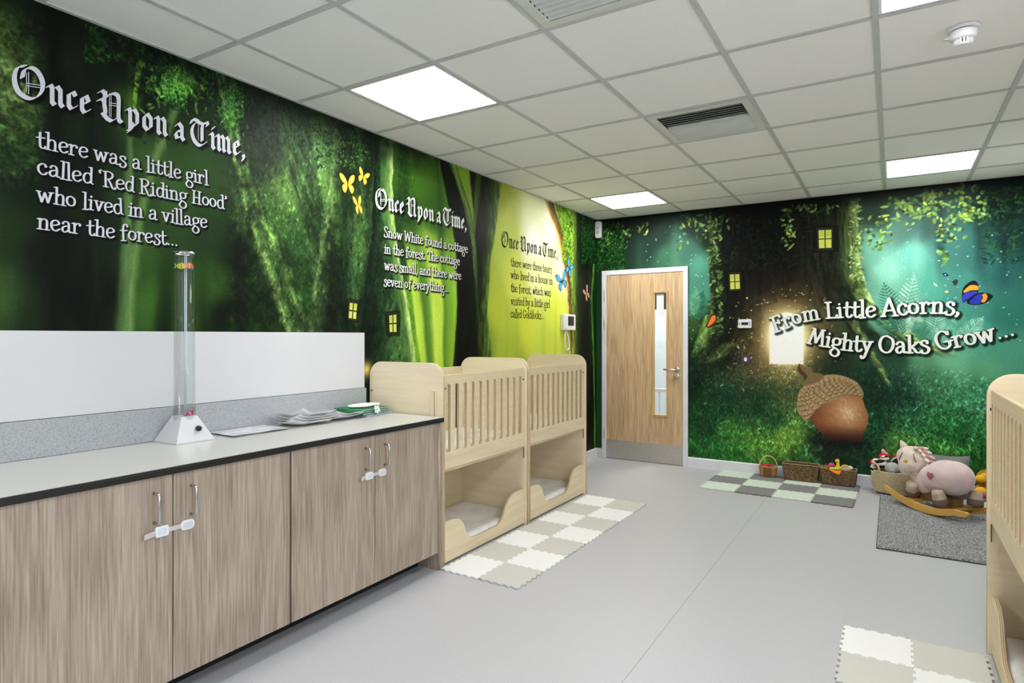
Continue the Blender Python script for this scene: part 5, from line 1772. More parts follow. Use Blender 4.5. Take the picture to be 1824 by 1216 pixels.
def make_cot(label, loc, rotz):
    t = thing('cot', label, 'cot', loc, rotz, 'two-tier birch plywood cots')
    # end panels across the depth (plane XZ)
    for y, nm in ((.009, 'end_panel'), (CL - .009, 'end_panel')):
        e = plate(nm, rrect(0, CD, 0.0, CH, .095, 8, (0, 0, 1, 1)), [], .018, (M_BIRCH_X, M_EDGE_Y), 'XZ', y, .002, t)
        s_ = -1 if y < .1 else 1
        MB().lathe([(.0, 0), (.0065, 0), (.0065, .004), (0, .006)], (.022, y + s_ * .009, 1.01), 12, mtx=Matrix.Rotation(-s_ * PI / 2, 4, 'X'), caps=False).build('bolt', M_CHROME, e)
        if s_ < 0:
            MB().box(CD - .085, CD - .060, -.014, 0, .50, 1.03).box(CD - .052, CD - .040, -.014, 0, .50, 1.03).build('guide_batten', M_BIRCH_Z, e, bevel=.001)
    # slatted sides (plane YZ)
    for x, nm in ((CD - .024, 'slatted_front'), (.014, 'slatted_back')):
        r = plate(nm, rrect(.019, CL - .019, .562, 1.122, .004, 2), slot_loops(.068, CL - .085, .662, 1.064, 11, .044), .020, (M_BIRCH_Y, M_EDGE_X), 'YZ', x, .003, t)
        if nm == 'slatted_front':
            for y in (.034, CL - .042):
                MB().lathe([(.0, 0), (.007, 0), (.006, .004), (0, .005)], (x + .0105, y, 1.042), 14, mtx=Matrix.Rotation(PI / 2, 4, 'Y'), caps=False).build('bolt', mat('dark_bolt', (70, 62, 72), .3, .8), r)
            MB().box(x - .012, x - .006, CL - .093, CL - .083, 1.02, 1.05).build('catch', M_BLACK, r)
    # runner groove below the drop side
    for y in (.030, CL - .036):
        MB().box(CD - .016, CD - .012, y - .003, y + .003, .482, .556).build('runner_slot', mat('groove_brown', (92, 70, 46), .8), t)
    # low scooped front board
    sc = [(.019, .012), (CL - .019, .012), (CL - .019, .256)] + catmull([(CL - .06, .262), (.84, .256), (.775, .238), (.725, .19), (.695, .14), (.655, .098), (.60, .086)], 5) \
        + catmull([(.40, .084), (.335, .088), (.285, .108), (.25, .15), (.222, .205), (.175, .242), (.10, .256), (.05, .254)], 5) + [(.019, .244)]
    plate('scooped_front', sc, [], .022, (M_BIRCH_Y, M_EDGE_X), 'YZ', CD - .026, .004, t)
    # decks, lower back, mattresses
    MB().box(.03, CD - .04, .019, CL - .019, .570, .588).build('upper_deck', M_BIRCH_Y, t)
    MB().box(.03, CD - .04, .019, CL - .019, .030, .046).build('lower_deck', M_BIRCH_Y, t)
    MB().box(.004, .018, .019, CL - .019, .030, .470).build('lower_back', M_BIRCH_Y, t, bevel=.001)
    MB().box(.020, .040, .019, CL - .019, .540, .569).build('deck_rail', M_BIRCH_Y, t)
    MB().box(CD - .060, CD - .040, .019, CL - .019, .540, .569).build('deck_rail', M_BIRCH_Y, t)
    return t


def mattress(label, loc, rotz, th, group):
    n, m_ = 22, 34
    W, Lm = CD - .078, CL - .05
    rng = random.Random(label)
    ph = [rng.uniform(0, 6) for _ in range(4)]
    vs, fs = [], []
    for j in range(m_ + 1):
        for i in range(n + 1):
            a, b_ = i / n, j / m_
            edge = min(a, 1 - a, b_, 1 - b_)
            z = th - .012 * max(0, 1 - edge * 22) ** 2 + .0022 * math.sin(a * 7 + b_ * 3 + ph[0]) + .0018 * math.sin(b_ * 26 + 3 * math.sin(a * 4 + ph[1])) * (0.3 + a * (1 - a) * 2)
            vs.append(((a - .5) * W, (b_ - .5) * Lm, z))
    for j in range(m_):
        for i in range(n):
            q = j * (n + 1) + i
            fs.append((q, q + 1, q + n + 2, q + n + 1))
    k = len(vs)
    vs += [((i / n - .5) * W, (j / m_ - .5) * Lm, 0) for j, i in [(0, i) for i in range(n + 1)] + [(j, n) for j in range(1, m_ + 1)] + [(m_, i) for i in range(n - 1, -1, -1)] + [(j, 0) for j in range(m_ - 1, 0, -1)]]
    ed = [i for i in range(n + 1)] + [(j) * (n + 1) + n for j in range(1, m_ + 1)] + [m_ * (n + 1) + i for i in range(n - 1, -1, -1)] + [j * (n + 1) for j in range(m_ - 1, 0, -1)]
    E_ = len(ed)
    for a in range(E_):
        fs.append((ed[a], k + a, k + (a + 1) % E_, ed[(a + 1) % E_]))
    fs.append(tuple(range(k, k + E_)))
    o = MB().add(vs, fs).build('mattress', M_SHEET, smooth=True, loc=loc, rot=(0, 0, rotz))
    tag(o, label, 'mattress', group)


make_cot('birch two-tier cot standing against the end of the worktop', (.012, 2.882, 0), 0)
cots = [((.012, 2.882), 0, 'the cot beside the worktop'), ((.012, 3.887), 0, 'the cot nearest the oak door'), ((3.757, 3.330), PI, 'the cot cut off at the right edge')]
base_cot = [o for o in bpy.data.objects if o.name == 'cot'][0]
dup(base_cot, (.012, 3.887, 0), 0, 'birch two-tier cot second from the worktop, near the oak door')
dup(base_cot, (3.757, 3.330, 0), PI, 'birch two-tier cot cut off by the right edge of the picture')
for (x, y), rz, who in cots:
    sgn = 1 if rz == 0 else -1
    cx, cy = x + sgn * (CD / 2 - .005), y + sgn * CL / 2
    mattress('white mattress on the upper deck of ' + who, (cx, cy, .589), rz, .078, 'upper mattresses')
    mattress('low white mattress inside the bottom tier of ' + who, (cx, cy, .047), rz, .056, 'lower mattresses')

# ------------------------------------------------------------------ foam and carpet tiles, rug
def tile_outline(w, h, n=5, a=.0055):
    def side(L):
        out = []
        for k in range(2 * n):
            s_ = 1 if k % 2 == 0 else -1
            out += [(L * k / (2 * n), a * s_), (L * (k + 1) / (2 * n), a * s_)]
        return out
    S, V = side(w), side(h)
    inner = lambda p, L: .02 < p < L - .02
    bot = [(t, d) for t, d in S if inner(t, w)]
    rgt = [(w + d, t) for t, d in V if inner(t, h)]
    top = [(t, h + d) for t, d in S if inner(t, w)][::-1]
    lef = [(d, t) for t, d in V if inner(t, h)][::-1]
    return [(0, 0)] + bot + [(w, 0)] + rgt + [(w, h)] + top + [(0, h)] + lef


def tiles(x0, y0, nx, ny, w, h, rot, mats, names, group, where, thick=.010, first=0, z=0.0005):
    protos = {}
    ca, sa = math.cos(rot), math.sin(rot)
    for j in range(ny):
        for i in range(nx):
            k = (i + j + first) % 2
            if k not in protos:
                protos[k] = plate(names[2], tile_outline(w, h), [], thick, (mats[k],), 'XY', thick / 2, .0008)
                o = protos[k]
            else:
                o = protos[k].copy()
                COL.objects.link(o)
            a, b_ = i * (w + .0008), j * (h + .0008)
            o.location = (x0 + a * ca - b_ * sa, y0 + a * sa + b_ * ca, z)
            o.rotation_euler = (0, 0, rot)
            tag(o, where(i, j, names[k]), 'floor tile', group)


ordn = ['first', 'second', 'third', 'fourth', 'fifth', 'sixth', 'seventh', 'eighth']
M_FW = mat('white_foam', (238, 238, 238), .6, rgb2=(232, 232, 233), scale=300, bump=.1)
M_FG = mat('grey_foam', (203, 202, 196), .6, rgb2=(196, 195, 189), scale=300, bump=.1)
tiles(.606, 2.848, 2, 7, .2605, .2800, -.012, (M_FW, M_FG), ('white', 'pale grey', 'foam_tile'), 'foam tiles in front of the left cots',
      lambda i, j, c: f"{c} foam tile, {ordn[j]} from the cupboards in the {'row touching the cots' if i == 0 else 'outer row of the cot mat'}")
tiles(2.640, 2.724, 2, 2, .262, .272, 0, (M_FG, M_FW), ('pale grey', 'white', 'foam_tile'), 'foam tiles beside the right cot',
      lambda i, j, c: f"{c} foam tile at the {'far' if j else 'near'} {'cot' if i else 'left'} side of the mat at the bottom right")
M_CG = mat('charcoal_carpet_tile', (132, 132, 134), .95, rgb2=(96, 96, 98), scale=170, bump=.6, sheen=.2)
M_CM = mat('mint_carpet_tile', (216, 228, 216), .95, rgb2=(198, 212, 198), scale=170, bump=.6, sheen=.2)
tiles(1.366, 5.585, 4, 3, .2985, .2775, -.022, (M_CM, M_CG), ('pale mint', 'charcoal grey', 'carpet_tile'), 'soft tiles by the acorn wall',
      lambda i, j, c: f"{c} soft tile, {ordn[i]} from the door in the {('front', 'middle', 'wall')[j]} row by the acorn wall", thick=.011)

rx0, rx1, ry0, ry1 = 2.742, 3.78, 4.585, 6.10
nx_, ny_ = 190, 280
gx, gy = np.meshgrid(np.linspace(0, rx1 - rx0, nx_), np.linspace(0, ry1 - ry0, ny_))
gz = .010 + .009 * RNG.random(gx.shape) + .004 * fbm(gx * 40, gy * 40, 2)
gx = gx + RNG.normal(0, .0012, gx.shape)
gy = gy + RNG.normal(0, .0012, gx.shape)
edge_ = (np.arange(nx_)[None, :] % (nx_ - 1) == 0) | (np.arange(ny_)[:, None] % (ny_ - 1) == 0)
gz[edge_] = .001
idx = np.arange(nx_ * ny_).reshape(ny_, nx_)
q4 = np.stack([idx[:-1, :-1], idx[:-1, 1:], idx[1:, 1:], idx[1:, :-1]], -1).reshape(-1, 4)
me = bpy.data.meshes.new('rug')
me.from_pydata(np.stack([gx.ravel(), gy.ravel(), gz.ravel()], 1).tolist(), [], q4.tolist())
me.materials.append(mat('grey_shag', (176, 177, 179), .95, rgb2=(92, 93, 96), scale=110, detail=5, lo=.36, hi=.62, sheen=.2))
rug = bpy.data.objects.new('rug', me)
COL.objects.link(rug)
rug.location = (rx0, ry0, .0005)
tag(rug, 'grey shaggy rug under the plush rocking toy', 'rug')
MB().box(-.002, rx1 - rx0 + .002, -.003, ry1 - ry0 + .003, .0003, .006).build('backing', mat('rug_backing', (58, 58, 60), .9), rug)


# ------------------------------------------------------------------ baskets
def loop_rrect(w, d, r, n=5):
    return rrect(-w / 2, w / 2, -d / 2, d / 2, r, n)


def coil(mb, sec, h, rows, r, wob=.0, seed=0, taper=0.0, bulge=0.0, nside=7, freq=0):
    """one continuous strand wound upward round a closed outline"""
    rng = random.Random(seed)
    pts, n = [], len(sec)
    tot = rows * n
    for k in range(tot + 1):
        t = k / tot
        x, y = sec[k % n]
        s_ = 1 - taper * (1 - t) + bulge * math.sin(PI * t)
        q = wob * rng.uniform(-1, 1) + (wob * 1.5 * (1 if (k + k // n) % 2 else -1) if freq else 0)
        L_ = math.hypot(x, y) + 1e-6
        pts.append((x * s_ + x / L_ * q, y * s_ + y / L_ * q, r + (h - 2 * r) * t + wob * .6 * rng.uniform(-1, 1)))
    mb.tube(pts, r, nside)


def dense(sec, step):
    out = []
    for a, b_ in zip(sec, sec[1:] + sec[:1]):
        L_ = math.hypot(b_[0] - a[0], b_[1] - a[1])
        k = max(1, int(round(L_ / step)))
        out += [(a[0] + (b_[0] - a[0]) * i / k, a[1] + (b_[1] - a[1]) * i / k) for i in range(k)]
    return out


M_SEA = mat('seagrass', (140, 112, 78), .8, rgb2=(74, 56, 38), scale=70, detail=4)
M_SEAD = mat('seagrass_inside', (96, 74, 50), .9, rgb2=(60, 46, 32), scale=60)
M_WILL = mat('willow', (206, 156, 92), .55, rgb2=(150, 100, 52), scale=60)
M_ROPE = mat('pale_rope', (214, 200, 168), .85, rgb2=(170, 150, 116), scale=80, stretch=(1, 1, 4))


def rect_basket(cx, cy, w, d, h, label, rot):
    t = thing('wicker_basket', label, 'basket', (cx, cy, .0125), rot, 'dark rectangular wicker baskets')
    sec = dense(loop_rrect(w, d, .012, 2), .013)
    if len(sec) % 2 == 0:
        sec = sec[:-1]
    mb = MB()
    coil(mb, sec, h, 11, .0078, .0012, 3, .11, 0, 6, 1)
    mb.build('woven_sides', M_SEA, t, smooth=True)
    wb_, db_ = w * .88, d * .86
    iw, il = w / 2 - .007, d / 2 - .007
    bw_, bl_ = iw * .88, il * .88
    MB().add([(-bw_, -bl_, .004), (bw_, -bl_, .004), (bw_, bl_, .004), (-bw_, bl_, .004), (-iw, -il, h - .006), (iw, -il, h - .006), (iw, il, h - .006), (-iw, il, h - .006)],
             [(0, 1, 2, 3), (0, 4, 5, 1), (1, 5, 6, 2), (2, 6, 7, 3), (3, 7, 4, 0)]).build('lining', M_SEAD, t)
    rim = dense(loop_rrect(w, d, .014, 4), .012)
    MB().tube([(x, y, h + .001 * math.sin(i * 2.2)) for i, (x, y) in enumerate(rim)], .0068, 8, closed=True).build('rim', mat('braided_rim', (168, 138, 100), .8, rgb2=(110, 84, 56), scale=90), t, smooth=True)
    return t


rect_basket(2.104, 6.335, .300, .128, .150, 'dark rectangular wicker basket standing empty, between the small basket and the full one', -.02)
rect_basket(2.414, 6.330, .288, .128, .142, 'dark rectangular wicker basket heaped with bright toys', -.02)
MBb = MB().ball((0, 0, 0), .008, 12, 8)
tag(MBb.build('felt_ball', M_SHEET, smooth=True, loc=(2.005, 6.362, .145)), 'tiny white ball at the left rim inside the empty wicker basket', 'ball')

hb_ = thing('handled_basket', 'small round willow basket with a hoop handle, nearest the oak door', 'basket', (1.817, 6.345, .0125))
mb = MB()
coil(mb, [(.080 * math.cos(2 * PI * k / 41), .062 * math.sin(2 * PI * k / 41)) for k in range(41)], .098, 13, .0042, .0008, 5, .2, .02, 6, 1)
mb.build('woven_sides', M_WILL, hb_, smooth=True)
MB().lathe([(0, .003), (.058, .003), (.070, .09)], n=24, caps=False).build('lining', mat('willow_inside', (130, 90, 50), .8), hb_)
MB().tube([(.080 * math.cos(2 * PI * k / 30), .062 * math.sin(2 * PI * k / 30), .098) for k in range(30)], .0055, 8, closed=True).build('rim', M_WILL, hb_, smooth=True)
MB().tube([(.074 * math.cos(a), .030 * math.cos(a), .09 + .105 * math.sin(a)) for a in np.linspace(0, PI, 22)], .0048, 8).build('handle', mat('pale_willow', (224, 186, 128), .5), hb_, smooth=True)
for (x, y, r, m_, lb) in ((-.030, -.01, .030, mat('crimson_felt', (196, 40, 60), .9), 'crimson felt ball at the left inside the small handled basket'),
                          (.012, .0, .026, mat('red_felt', (170, 30, 40), .9), 'dark red felt ball in the middle of the small handled basket'),
                          (.046, -.012, .022, mat('violet_felt', (110, 90, 150), .9), 'violet felt ball at the right inside the small handled basket')):
    tag(MB().ball((0, 0, 0), (r, r, r * .8), 16, 12).build('felt_ball', m_, smooth=True, loc=(1.817 + x, 6.345 + y, .0125 + .098)), lb, 'ball')


def soft(name, balls, m, vox=.006, it=3, **k):
    mb = MB()
    for c, r in balls:
        mb.ball(c, r, 18, 12)
    return mb.build(name, m, remesh=vox, soft=it, **k)


# toys in the full basket
M_Y, M_O, M_PK = mat('yellow_plush', (240, 214, 50), .9), mat('orange_plush', (240, 140, 40), .9), mat('pink_plush', (216, 70, 140), .9)
t = thing('plush_star', 'magenta soft toy at the back left of the full wicker basket', 'soft toy', (2.355, 6.36, .170))
MB().ball((0, 0, 0), (.028, .02, .026), 16, 10).ball((.018, 0, -.012), (.016, .014, .014), 12, 8).build('body', M_PK, t, smooth=True)
t = thing('plush_giraffe', 'yellow soft toy with long upright neck in the full wicker basket', 'soft toy', (2.408, 6.335, .150))
soft('body', [((0, 0, .0), (.030, .024, .03)), ((.0, -.002, .035), (.015, .013, .04)), ((-.004, -.004, .072), (.020, .016, .017))], M_Y, .004, 2, parent=t)
MB().ball((-.008, 0, .09), .005, 8, 6).ball((.008, 0, .09), .005, 8, 6).build('horns', mat('red_felt'), t, smooth=True)
t = thing('toy_cloth', 'orange and lime cloth flap hanging over the front rim of the full basket', 'cloth', (2.395, 6.262, .148))
pts = [(-.055, .045, .012), (.035, .045, .014), (.048, -.014, .0), (.030, -.024, -.034), (-.010, -.022, -.020), (-.05, -.014, .0)]
mbt = MB()
mbt.add([(x, y, z) for x, y, z in pts] + [(x, y, z + .006) for x, y, z in pts], [(5, 4, 3, 2, 1, 0), (6, 7, 8, 9, 10, 11)] + [(i, (i + 1) % 6, 6 + (i + 1) % 6, 6 + i) for i in range(6)])
mbt.build('flap', M_O, t, bevel=.002)
MB().add([(-.05, .04, .0195), (.03, .04, .021), (.02, -.008, .0125), (-.042, -.008, .0115)], [(0, 1, 2, 3)]).build('lime_patch', mat('lime_cloth', (180, 214, 70), .9), t)
t = thing('ring_rattle', 'yellow ring rattle with a shiny centre in the full wicker basket', 'rattle', (2.468, 6.295, .168))
MB().tube([(.030 * math.cos(a), .004 * math.sin(a), .026 * math.sin(a)) for a in np.linspace(0, 2 * PI, 24)[:-1]], .008, 10, closed=True).build('ring', mat('amber_plastic', (240, 180, 70), .4), t, smooth=True)
MB().lathe([(.0, -.002), (.022, -.002), (.022, .002), (0, .003)], n=20, mtx=Matrix.Rotation(PI / 2, 4, 'X'), caps=False).build('mirror', mat('pearl_disc', (206, 186, 190), .2), t)
tag(soft('plush_ball', [((0, 0, 0), (.026, .024, .024))], M_SHEET, .005, 1, loc=(2.503, 6.345, .163)), 'white plush ball at the back right of the full wicker basket', 'soft toy')
tag(soft('plush_ball', [((0, 0, 0), (.020, .018, .017)), ((.014, .0, .006), (.01, .01, .01))], mat('navy_plush', (34, 44, 84), .9), .004, 1, loc=(2.532, 6.315, .150)), 'small navy soft toy tucked in the right corner of the full basket', 'soft toy')
tag(soft('plush_scarf', [((-.02, 0, 0), (.03, .014, .012)), ((.015, 0, .01), (.022, .012, .012))], mat('rust_plush', (196, 120, 40), .9, rgb2=(120, 60, 20), scale=60), .004, 1, loc=(2.312, 6.325, .150)),
    'rust orange soft toy lying at the left end of the full basket', 'soft toy')

# big round rope basket
rb = thing('rope_basket', 'large round pale rope basket of plush toys left of the rocking toy', 'basket', (2.862, 6.235, .0195))
mb = MB()
coil(mb, [(.185 * math.cos(2 * PI * k / 64), .160 * math.sin(2 * PI * k / 64)) for k in range(64)], .195, 17, .0068, .0010, 8, .10, .05, 7)
mb.build('coiled_sides', M_ROPE, rb, smooth=True)
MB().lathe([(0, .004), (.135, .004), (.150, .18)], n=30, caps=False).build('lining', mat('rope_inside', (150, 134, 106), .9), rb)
for sx, a0 in ((-1, 3.75), (1, .2)):
    cx, cy = .185 * math.cos(a0), .160 * math.sin(a0)
    tx, ty = -math.sin(a0), math.cos(a0)
    MB().tube([(cx + tx * .042 * math.cos(a), cy + ty * .042 * math.cos(a), .18 + .062 * math.sin(a)) for a in np.linspace(0, PI, 16)], .0085, 8).build('handle', mat('felted_handle', (206, 178, 158), .9), rb, smooth=True)
M_BLKP, M_WHTP, M_REDP, M_GRYP = mat('black_plush', (24, 22, 24), .95), mat('white_plush', (232, 228, 226), .95), mat('red_plush', (206, 22, 26), .9), mat('grey_plush', (176, 178, 176), .9)
M_TAN = mat('tan_plush', (214, 180, 152), .9)
BX, BY, BZ = 2.862, 6.235, .0195
t = thing('plush_elephant', 'round grey plush head resting on the rim of the rope basket', 'soft toy', (BX - .035, BY - .085, BZ + .205))
soft('head', [((0, 0, .012), (.056, .05, .05)), ((.0, -.038, -.008), (.022, .022, .02))], M_GRYP, .006, 3, parent=t)
MB().tube(catmull([(-.012, -.052, .0), (-.004, -.060, -.012), (.010, -.056, -.002)], 5), .0022, 6).build('mouth', M_BLKP, t)
t = thing('plush_zebra', 'black and white striped plush zebra lying at the left of the rope basket', 'soft toy', (BX - .125, BY - .02, BZ + .235))
bodyz = mat('zebra_stripes', (230, 228, 224), .95, rgb2=(20, 18, 20), scale=16, stretch=(1, 1, 3), detail=0, lo=.495, hi=.505)
soft('body', [((0, 0, 0), (.06, .045, .035)), ((.035, .0, .045), (.035, .03, .03)), ((-.03, -.02, .02), (.03, .028, .026))], bodyz, .006, 2, parent=t)
soft('muzzle', [((-.045, -.035, .012), (.020, .018, .018))], mat('pale_pink_plush', (230, 186, 178), .9), .005, 1, parent=t)
soft('hind_leg', [((-.05, -.03, -.03), (.022, .02, .03)), ((-.045, -.035, -.06), (.02, .02, .022))], bodyz, .006, 1, parent=t)
t = thing('plush_doll', 'plush doll with red cap and tan arm at the back left of the rope basket', 'soft toy', (BX - .090, BY + .045, BZ + .278))
soft('cap', [((0, 0, .02), (.045, .035, .022)), ((-.03, -.01, .008), (.02, .02, .02))], M_REDP, .006, 2, parent=t)
soft('bobble', [((-.012, -.01, .056), (.015, .013, .02)), ((.01, -.01, .038), (.012, .01, .014))], mat('pale_pink_plush'), .005, 1, parent=t)
soft('arm', [((-.06, -.02, -.03), (.035, .015, .015)), ((-.035, -.02, -.02), (.02, .014, .014))], M_TAN, .005, 1, parent=t)
soft('cuff', [((-.098, -.02, -.042), (.016, .02, .022))], M_REDP, .005, 1, parent=t)
t = thing('plush_penguin', 'black and red plush toy with white piping, behind the grey plush head', 'soft toy', (BX + .01, BY + .02, BZ + .245))
soft('body', [((0, 0, 0), (.052, .045, .05))], M_BLKP, .006, 2, parent=t)
MB().tube([(.052 * math.cos(a), -.028, .052 * math.sin(a)) for a in np.linspace(.3, 2.9, 18)], .005, 8).build('piping', M_WHTP, t, smooth=True)
soft('hood', [((.018, .022, .045), (.056, .035, .034))], M_REDP, .006, 2, parent=t)
tag(soft('plush_lamb', [((0, 0, 0), (.05, .05, .055)), ((.03, -.02, .03), (.035, .03, .04))], mat('lilac_plush', (224, 214, 222), .9), .006, 2, loc=(BX + .05, BY - .055, BZ + .19)), 'pale lilac plush between the grey head and the rocking toy', 'soft toy')

# cushion, orange toy, small things behind the rocking toy
cu = MB()
nn = 18
vs, fs = [], []
for lay in (1, -1):
    for j in range(nn + 1):
        for i in range(nn + 1):
            a, b_ = 2 * i / nn - 1, 2 * j / nn - 1
            f = (1 - a ** 4) * (1 - b_ ** 4)
            vs.append((a * .158 * (1 - .08 * (1 - b_ * b_)), lay * .055 * math.sqrt(max(f, 0)) + .004 * math.sin(a * 9 + b_ * 4), b_ * .17 * (1 - .10 * (1 - a * a)) + .17))
    o_ = 0 if lay == 1 else (nn + 1) ** 2
    for j in range(nn):
        for i in range(nn):
            q = o_ + j * (nn + 1) + i
            fs.append((q, q + 1, q + nn + 2, q + nn + 1) if lay == -1 else (q, q + nn + 1, q + nn + 2, q + 1))
o = MB().add(vs, fs).build('cushion', mat('slate_velvet', (126, 130, 130), .8, rgb2=(104, 108, 110), scale=9, sheen=.3), smooth=True, loc=(3.222, 6.350, .018), rot=(-.12, 0, 0))
tag(o, 'slate grey square cushion leaning on the acorn wall behind the rocking toy', 'cushion')
M_GLD = mat('amber_fur', (214, 140, 26), .95, rgb2=(120, 66, 14), scale=60, detail=4)
t = thing('plush_lion', 'amber curly plush lion against the wall by the cot at right', 'soft toy', (3.50, 6.24, .02))
soft('body', [((0, 0, .08), (.11, .09, .09)), ((0, -.01, .19), (.10, .08, .08))], M_GLD, .009, 1, parent=t)
soft('snout', [((-.07, -.09, .20), (.042, .032, .030)), ((-.045, -.09, .225), (.030, .026, .024))], mat('yellow_fur', (240, 186, 40), .9), .006, 2, parent=t)
soft('paw', [((-.075, -.11, .10), (.045, .04, .038))], mat('yellow_fur'), .006, 2, parent=t)
soft('paw', [((.06, -.11, .08), (.045, .04, .038))], mat('yellow_fur'), .006, 2, parent=t)
tag(soft('plush_bird', [((0, 0, 0), (.032, .03, .038)), ((.0, -.01, .04), (.022, .02, .022))], mat('sky_plush', (60, 140, 200), .9, rgb2=(190, 40, 60), scale=28, lo=.40, hi=.46), .006, 1, loc=(3.452, 6.07, .064)), 'blue and red soft toy beside the amber lion', 'soft toy')
tag(soft('baby_blanket', [((0, 0, 0), (.085, .06, .022)), ((.05, .02, .008), (.06, .05, .022))], mat('pale_pink_plush'), .007, 2, loc=(3.40, 5.94, .046)), 'folded pale pink blanket lying behind the rocker of the rocking toy', 'blanket')

# ------------------------------------------------------------------ plush rocking unicorn
rk = thing('rocking_toy', 'pale pink plush rocking unicorn with wooden rockers on the grey rug', 'rocking toy', (3.125, 5.715, .0235), math.atan2(.738, -.675))
M_ROCK = wood_mat('honey_pine', (222, 178, 96), (200, 150, 70), 'X', .4, 60, 5, .8)
M_PLU = mat('blush_plush', (222, 206, 198), .95, rgb2=(206, 186, 178), scale=14, sheen=.5, bump=.3, bump_scale=160)
M_PLU2 = mat('lilac_blush_plush', (220, 196, 202), .95, rgb2=(208, 184, 186), scale=10, sheen=.5, bump=.3, bump_scale=160)
for sy in (1, -1):
    top, bot = [], []
    for k in range(33):
        t_ = k / 32
        x = -.36 + .72 * t_
        zb = .085 * abs(x / .36) ** 2.0
        wd = .030 + .020 * (1 - abs(x / .36) ** 2) + .006
        if x < -.27:
            zb -= (abs(x) - .27) * .25
        bot.append((x, zb))
        top.append((x, zb + wd))
    xe0, ze0, xe1, ze1 = top[-1][0], top[-1][1], bot[-1][0], bot[-1][1]
    capR = [(xe1 + .018 * math.sin(a), (ze0 + ze1) / 2 - (ze0 - ze1) / 2 * math.cos(a)) for a in np.linspace(.4, PI - .4, 5)]
    xf0, zf0, zf1 = top[0][0], top[0][1], bot[0][1]
    capL = [(xf0 - .018 * math.sin(a), (zf0 + zf1) / 2 + (zf0 - zf1) / 2 * math.cos(a)) for a in np.linspace(.4, PI - .4, 5)]
    MB().prism(bot + capR + top[::-1] + capL, sy * .135 - .011, sy * .135 + .011, 1).build('rocker', M_ROCK, rk, bevel=.003)
for x in (-.15, .13):
    MB().box(x - .03, x + .03, -.1235, .1235, .050, .068).build('crossbar', M_ROCK, rk, bevel=.002)
MB().box(-.17, .15, -.045, .045, .068, .13).build('seat_block', mat('brown_block', (120, 88, 50), .7), rk)
soft('body', [((-.095, 0, .275), (.175, .130, .128)), ((-.14, 0, .285), (.13, .125, .120)), ((.02, 0, .245), (.12, .105, .105))], M_PLU2, .010, 6, parent=rk)
soft('chest', [((.10, .0, .205), (.105, .098, .105)), ((.155, 0, .25), (.075, .075, .075))], M_PLU, .010, 5, parent=rk)
FD = Vector((-.36, .93, 0)).normalized()         # the head is turned towards the room
hc = Vector((.195, .03, .352))
sd_ = Vector((0, 0, 1)).cross(FD)                # towards the face's own left
hp = [(tuple(hc), (.112, .105, .100)), (tuple(hc + FD * .045 + Vector((0, 0, -.035))), (.088, .085, .070)), (tuple(hc + sd_ * -.02 + Vector((0, 0, .02))), (.10, .10, .085))]
hdo = soft('head', hp, M_PLU, .009, 5, parent=rk)


def ear(side):
    b_ = hc + sd_ * (.062 * side) + Vector((0, 0, .080))
    tip = b_ + sd_ * (.034 * side) + Vector((0, 0, .060))
    MB().tube([tuple(b_ + (tip - b_) * t_) for t_ in (0, .3, .6, .85, 1)], [.026, .026, .019, .010, .003], 12).build('ear', M_PLU, hdo, smooth=True)


ear(-1)
fc = hc + FD * .112
MB().tube([tuple(fc + FD * a_ + Vector((0, 0, .002 + a_ * .15))) for a_ in (-.02, .0, .02, .035)], [.016, .014, .010, .006], 12).build('horn', mat('gold_fabric', (226, 186, 70), .45, .2), hdo, smooth=True)
for side in (1, -1):
    P = []
    for a in np.linspace(-.9, .9, 9):
        s_ = side * (.060 + .012 * math.cos(a))
        z_ = .030 + .034 * a * (1 if side > 0 else 1)
        s_ = side * (.040 + .022 * (1 - (a + .9) / 1.8))
        dd = math.sqrt(max(0.0, 1 - (s_ / .108) ** 2 - ((z_ - .005) / .105) ** 2))
        P.append(tuple(hc + sd_ * s_ + FD * (.110 * dd + .003) + Vector((0, 0, z_))))
    MB().tube(P, .0028, 6).build('closed_eye', mat('brown_thread', (92, 66, 56), .8), hdo)
mane_m = [mat('cream_ribbon', (236, 226, 218), .9), mat('rose_ribbon', (222, 152, 152), .9)]
for k in range(16):
    t_ = k / 15
    q = hc + sd_ * (.02 + .085 * min(1, t_ * 1.5)) + Vector((0, 0, .100 - .16 * t_ ** 1.5)) + FD * (.03 - .03 * (k % 3))
    d_ = (sd_ * (.6 + .5 * t_) + Vector((0, 0, -.7 * t_ + .1)) + FD * (.6 - .5 * (k % 3))).normalized()
    MB().tube([tuple(q + d_ * a_) for a_ in (0, .014, .030, .044, .052)], [.010, .014, .013, .009, .003], 10).build('mane_tuft', mane_m[1 if k % 3 == 1 else 0], hdo, smooth=True)
MB().tube([(.155 + .082 * math.cos(a), .0 + .088 * math.sin(a), .268 + .012 * math.cos(a)) for a in np.linspace(0, 2 * PI, 30)[:-1]], .012, 10, closed=True).build('neck_scarf', mat('rose_scarf', (224, 184, 180), .9), rk, smooth=True)
M_CUFF, M_HOOF = mat('beige_cuff', (196, 178, 160), .8, rgb2=(172, 152, 134), scale=20), mat('brown_hoof', (112, 92, 80), .8)
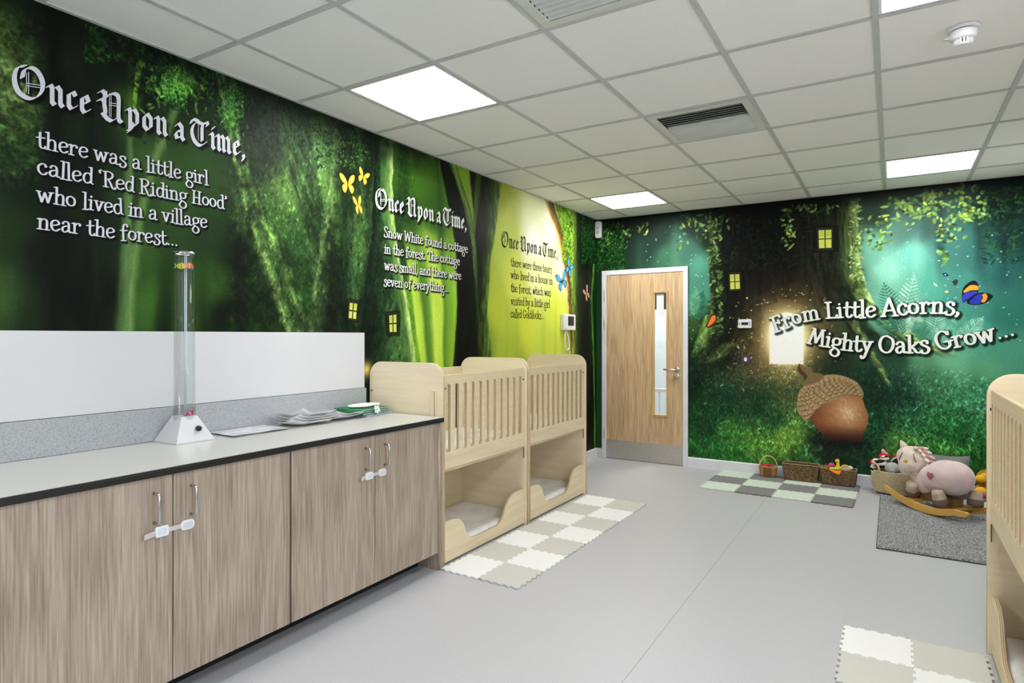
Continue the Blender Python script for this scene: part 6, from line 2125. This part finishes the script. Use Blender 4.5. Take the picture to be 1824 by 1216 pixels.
for (x, y, ang) in ((.13, .105, .5), (-.125, .125, .2), (.13, -.105, -.5), (-.20, -.120, -.2)):
    lg = MB()
    m_ = Matrix.Translation((x, y, .165)) @ Matrix.Rotation(-ang, 4, 'X') @ Matrix.Rotation(.12 if x < 0 else -.35, 4, 'Y')
    lg.lathe([(.036, .03), (.042, 0), (.046, -.03), (.047, -.036)], n=24, mtx=m_)
    l_ = lg.build('leg', M_CUFF, rk, smooth=True)
    hf = MB()
    hf.lathe([(.048, -.034), (.052, -.060), (.050, -.078), (.030, -.084), (0, -.085)], n=24, mtx=m_, caps=False)
    hf.build('hoof', M_HOOF, l_, smooth=True)
# heart on the flank (near side)
ht_ = []
for a in np.linspace(0, 2 * PI, 40)[:-1]:
    hx = .0021 * 16 * math.sin(a) ** 3
    hz_ = .0021 * (13 * math.cos(a) - 5 * math.cos(2 * a) - 2 * math.cos(3 * a) - math.cos(4 * a))
    ht_.append((-.055 - hx, hz_ + .285))


def flank_y(x, z):
    return .004 + .130 * math.sqrt(max(.02, 1 - ((x + .095) / .175) ** 2 - ((z - .275) / .128) ** 2))


hm_ = MB()
c0 = (-.055, flank_y(-.055, .285) + .001, .285)
ring = [(x, flank_y(x, z) + .001, z) for x, z in ht_]
mid_ = [((x - .055) / 2, flank_y((x - .055) / 2, (z + .285) / 2) + .0015, (z + .285) / 2) for x, z in ht_]
n_ = len(ring)
hm_.add([c0] + mid_ + ring, [(0, 1 + (k + 1) % n_, 1 + k) for k in range(n_)] + [(1 + k, 1 + (k + 1) % n_, 1 + n_ + (k + 1) % n_, 1 + n_ + k) for k in range(n_)])
hm_.build('heart_patch', mat('rose_velvet', (176, 92, 104), .9), rk, smooth=True)
MB().add([(-.135, .128, .16), (-.15, .13, .13), (-.16, .128, .15), (-.145, .126, .175), (-.135, .130, .16), (-.15, .132, .13), (-.16, .130, .15), (-.145, .128, .175)],
         [(0, 1, 2, 3), (7, 6, 5, 4), (0, 4, 5, 1), (1, 5, 6, 2), (2, 6, 7, 3), (3, 7, 4, 0)]).build('care_tag', M_PLAST, rk)
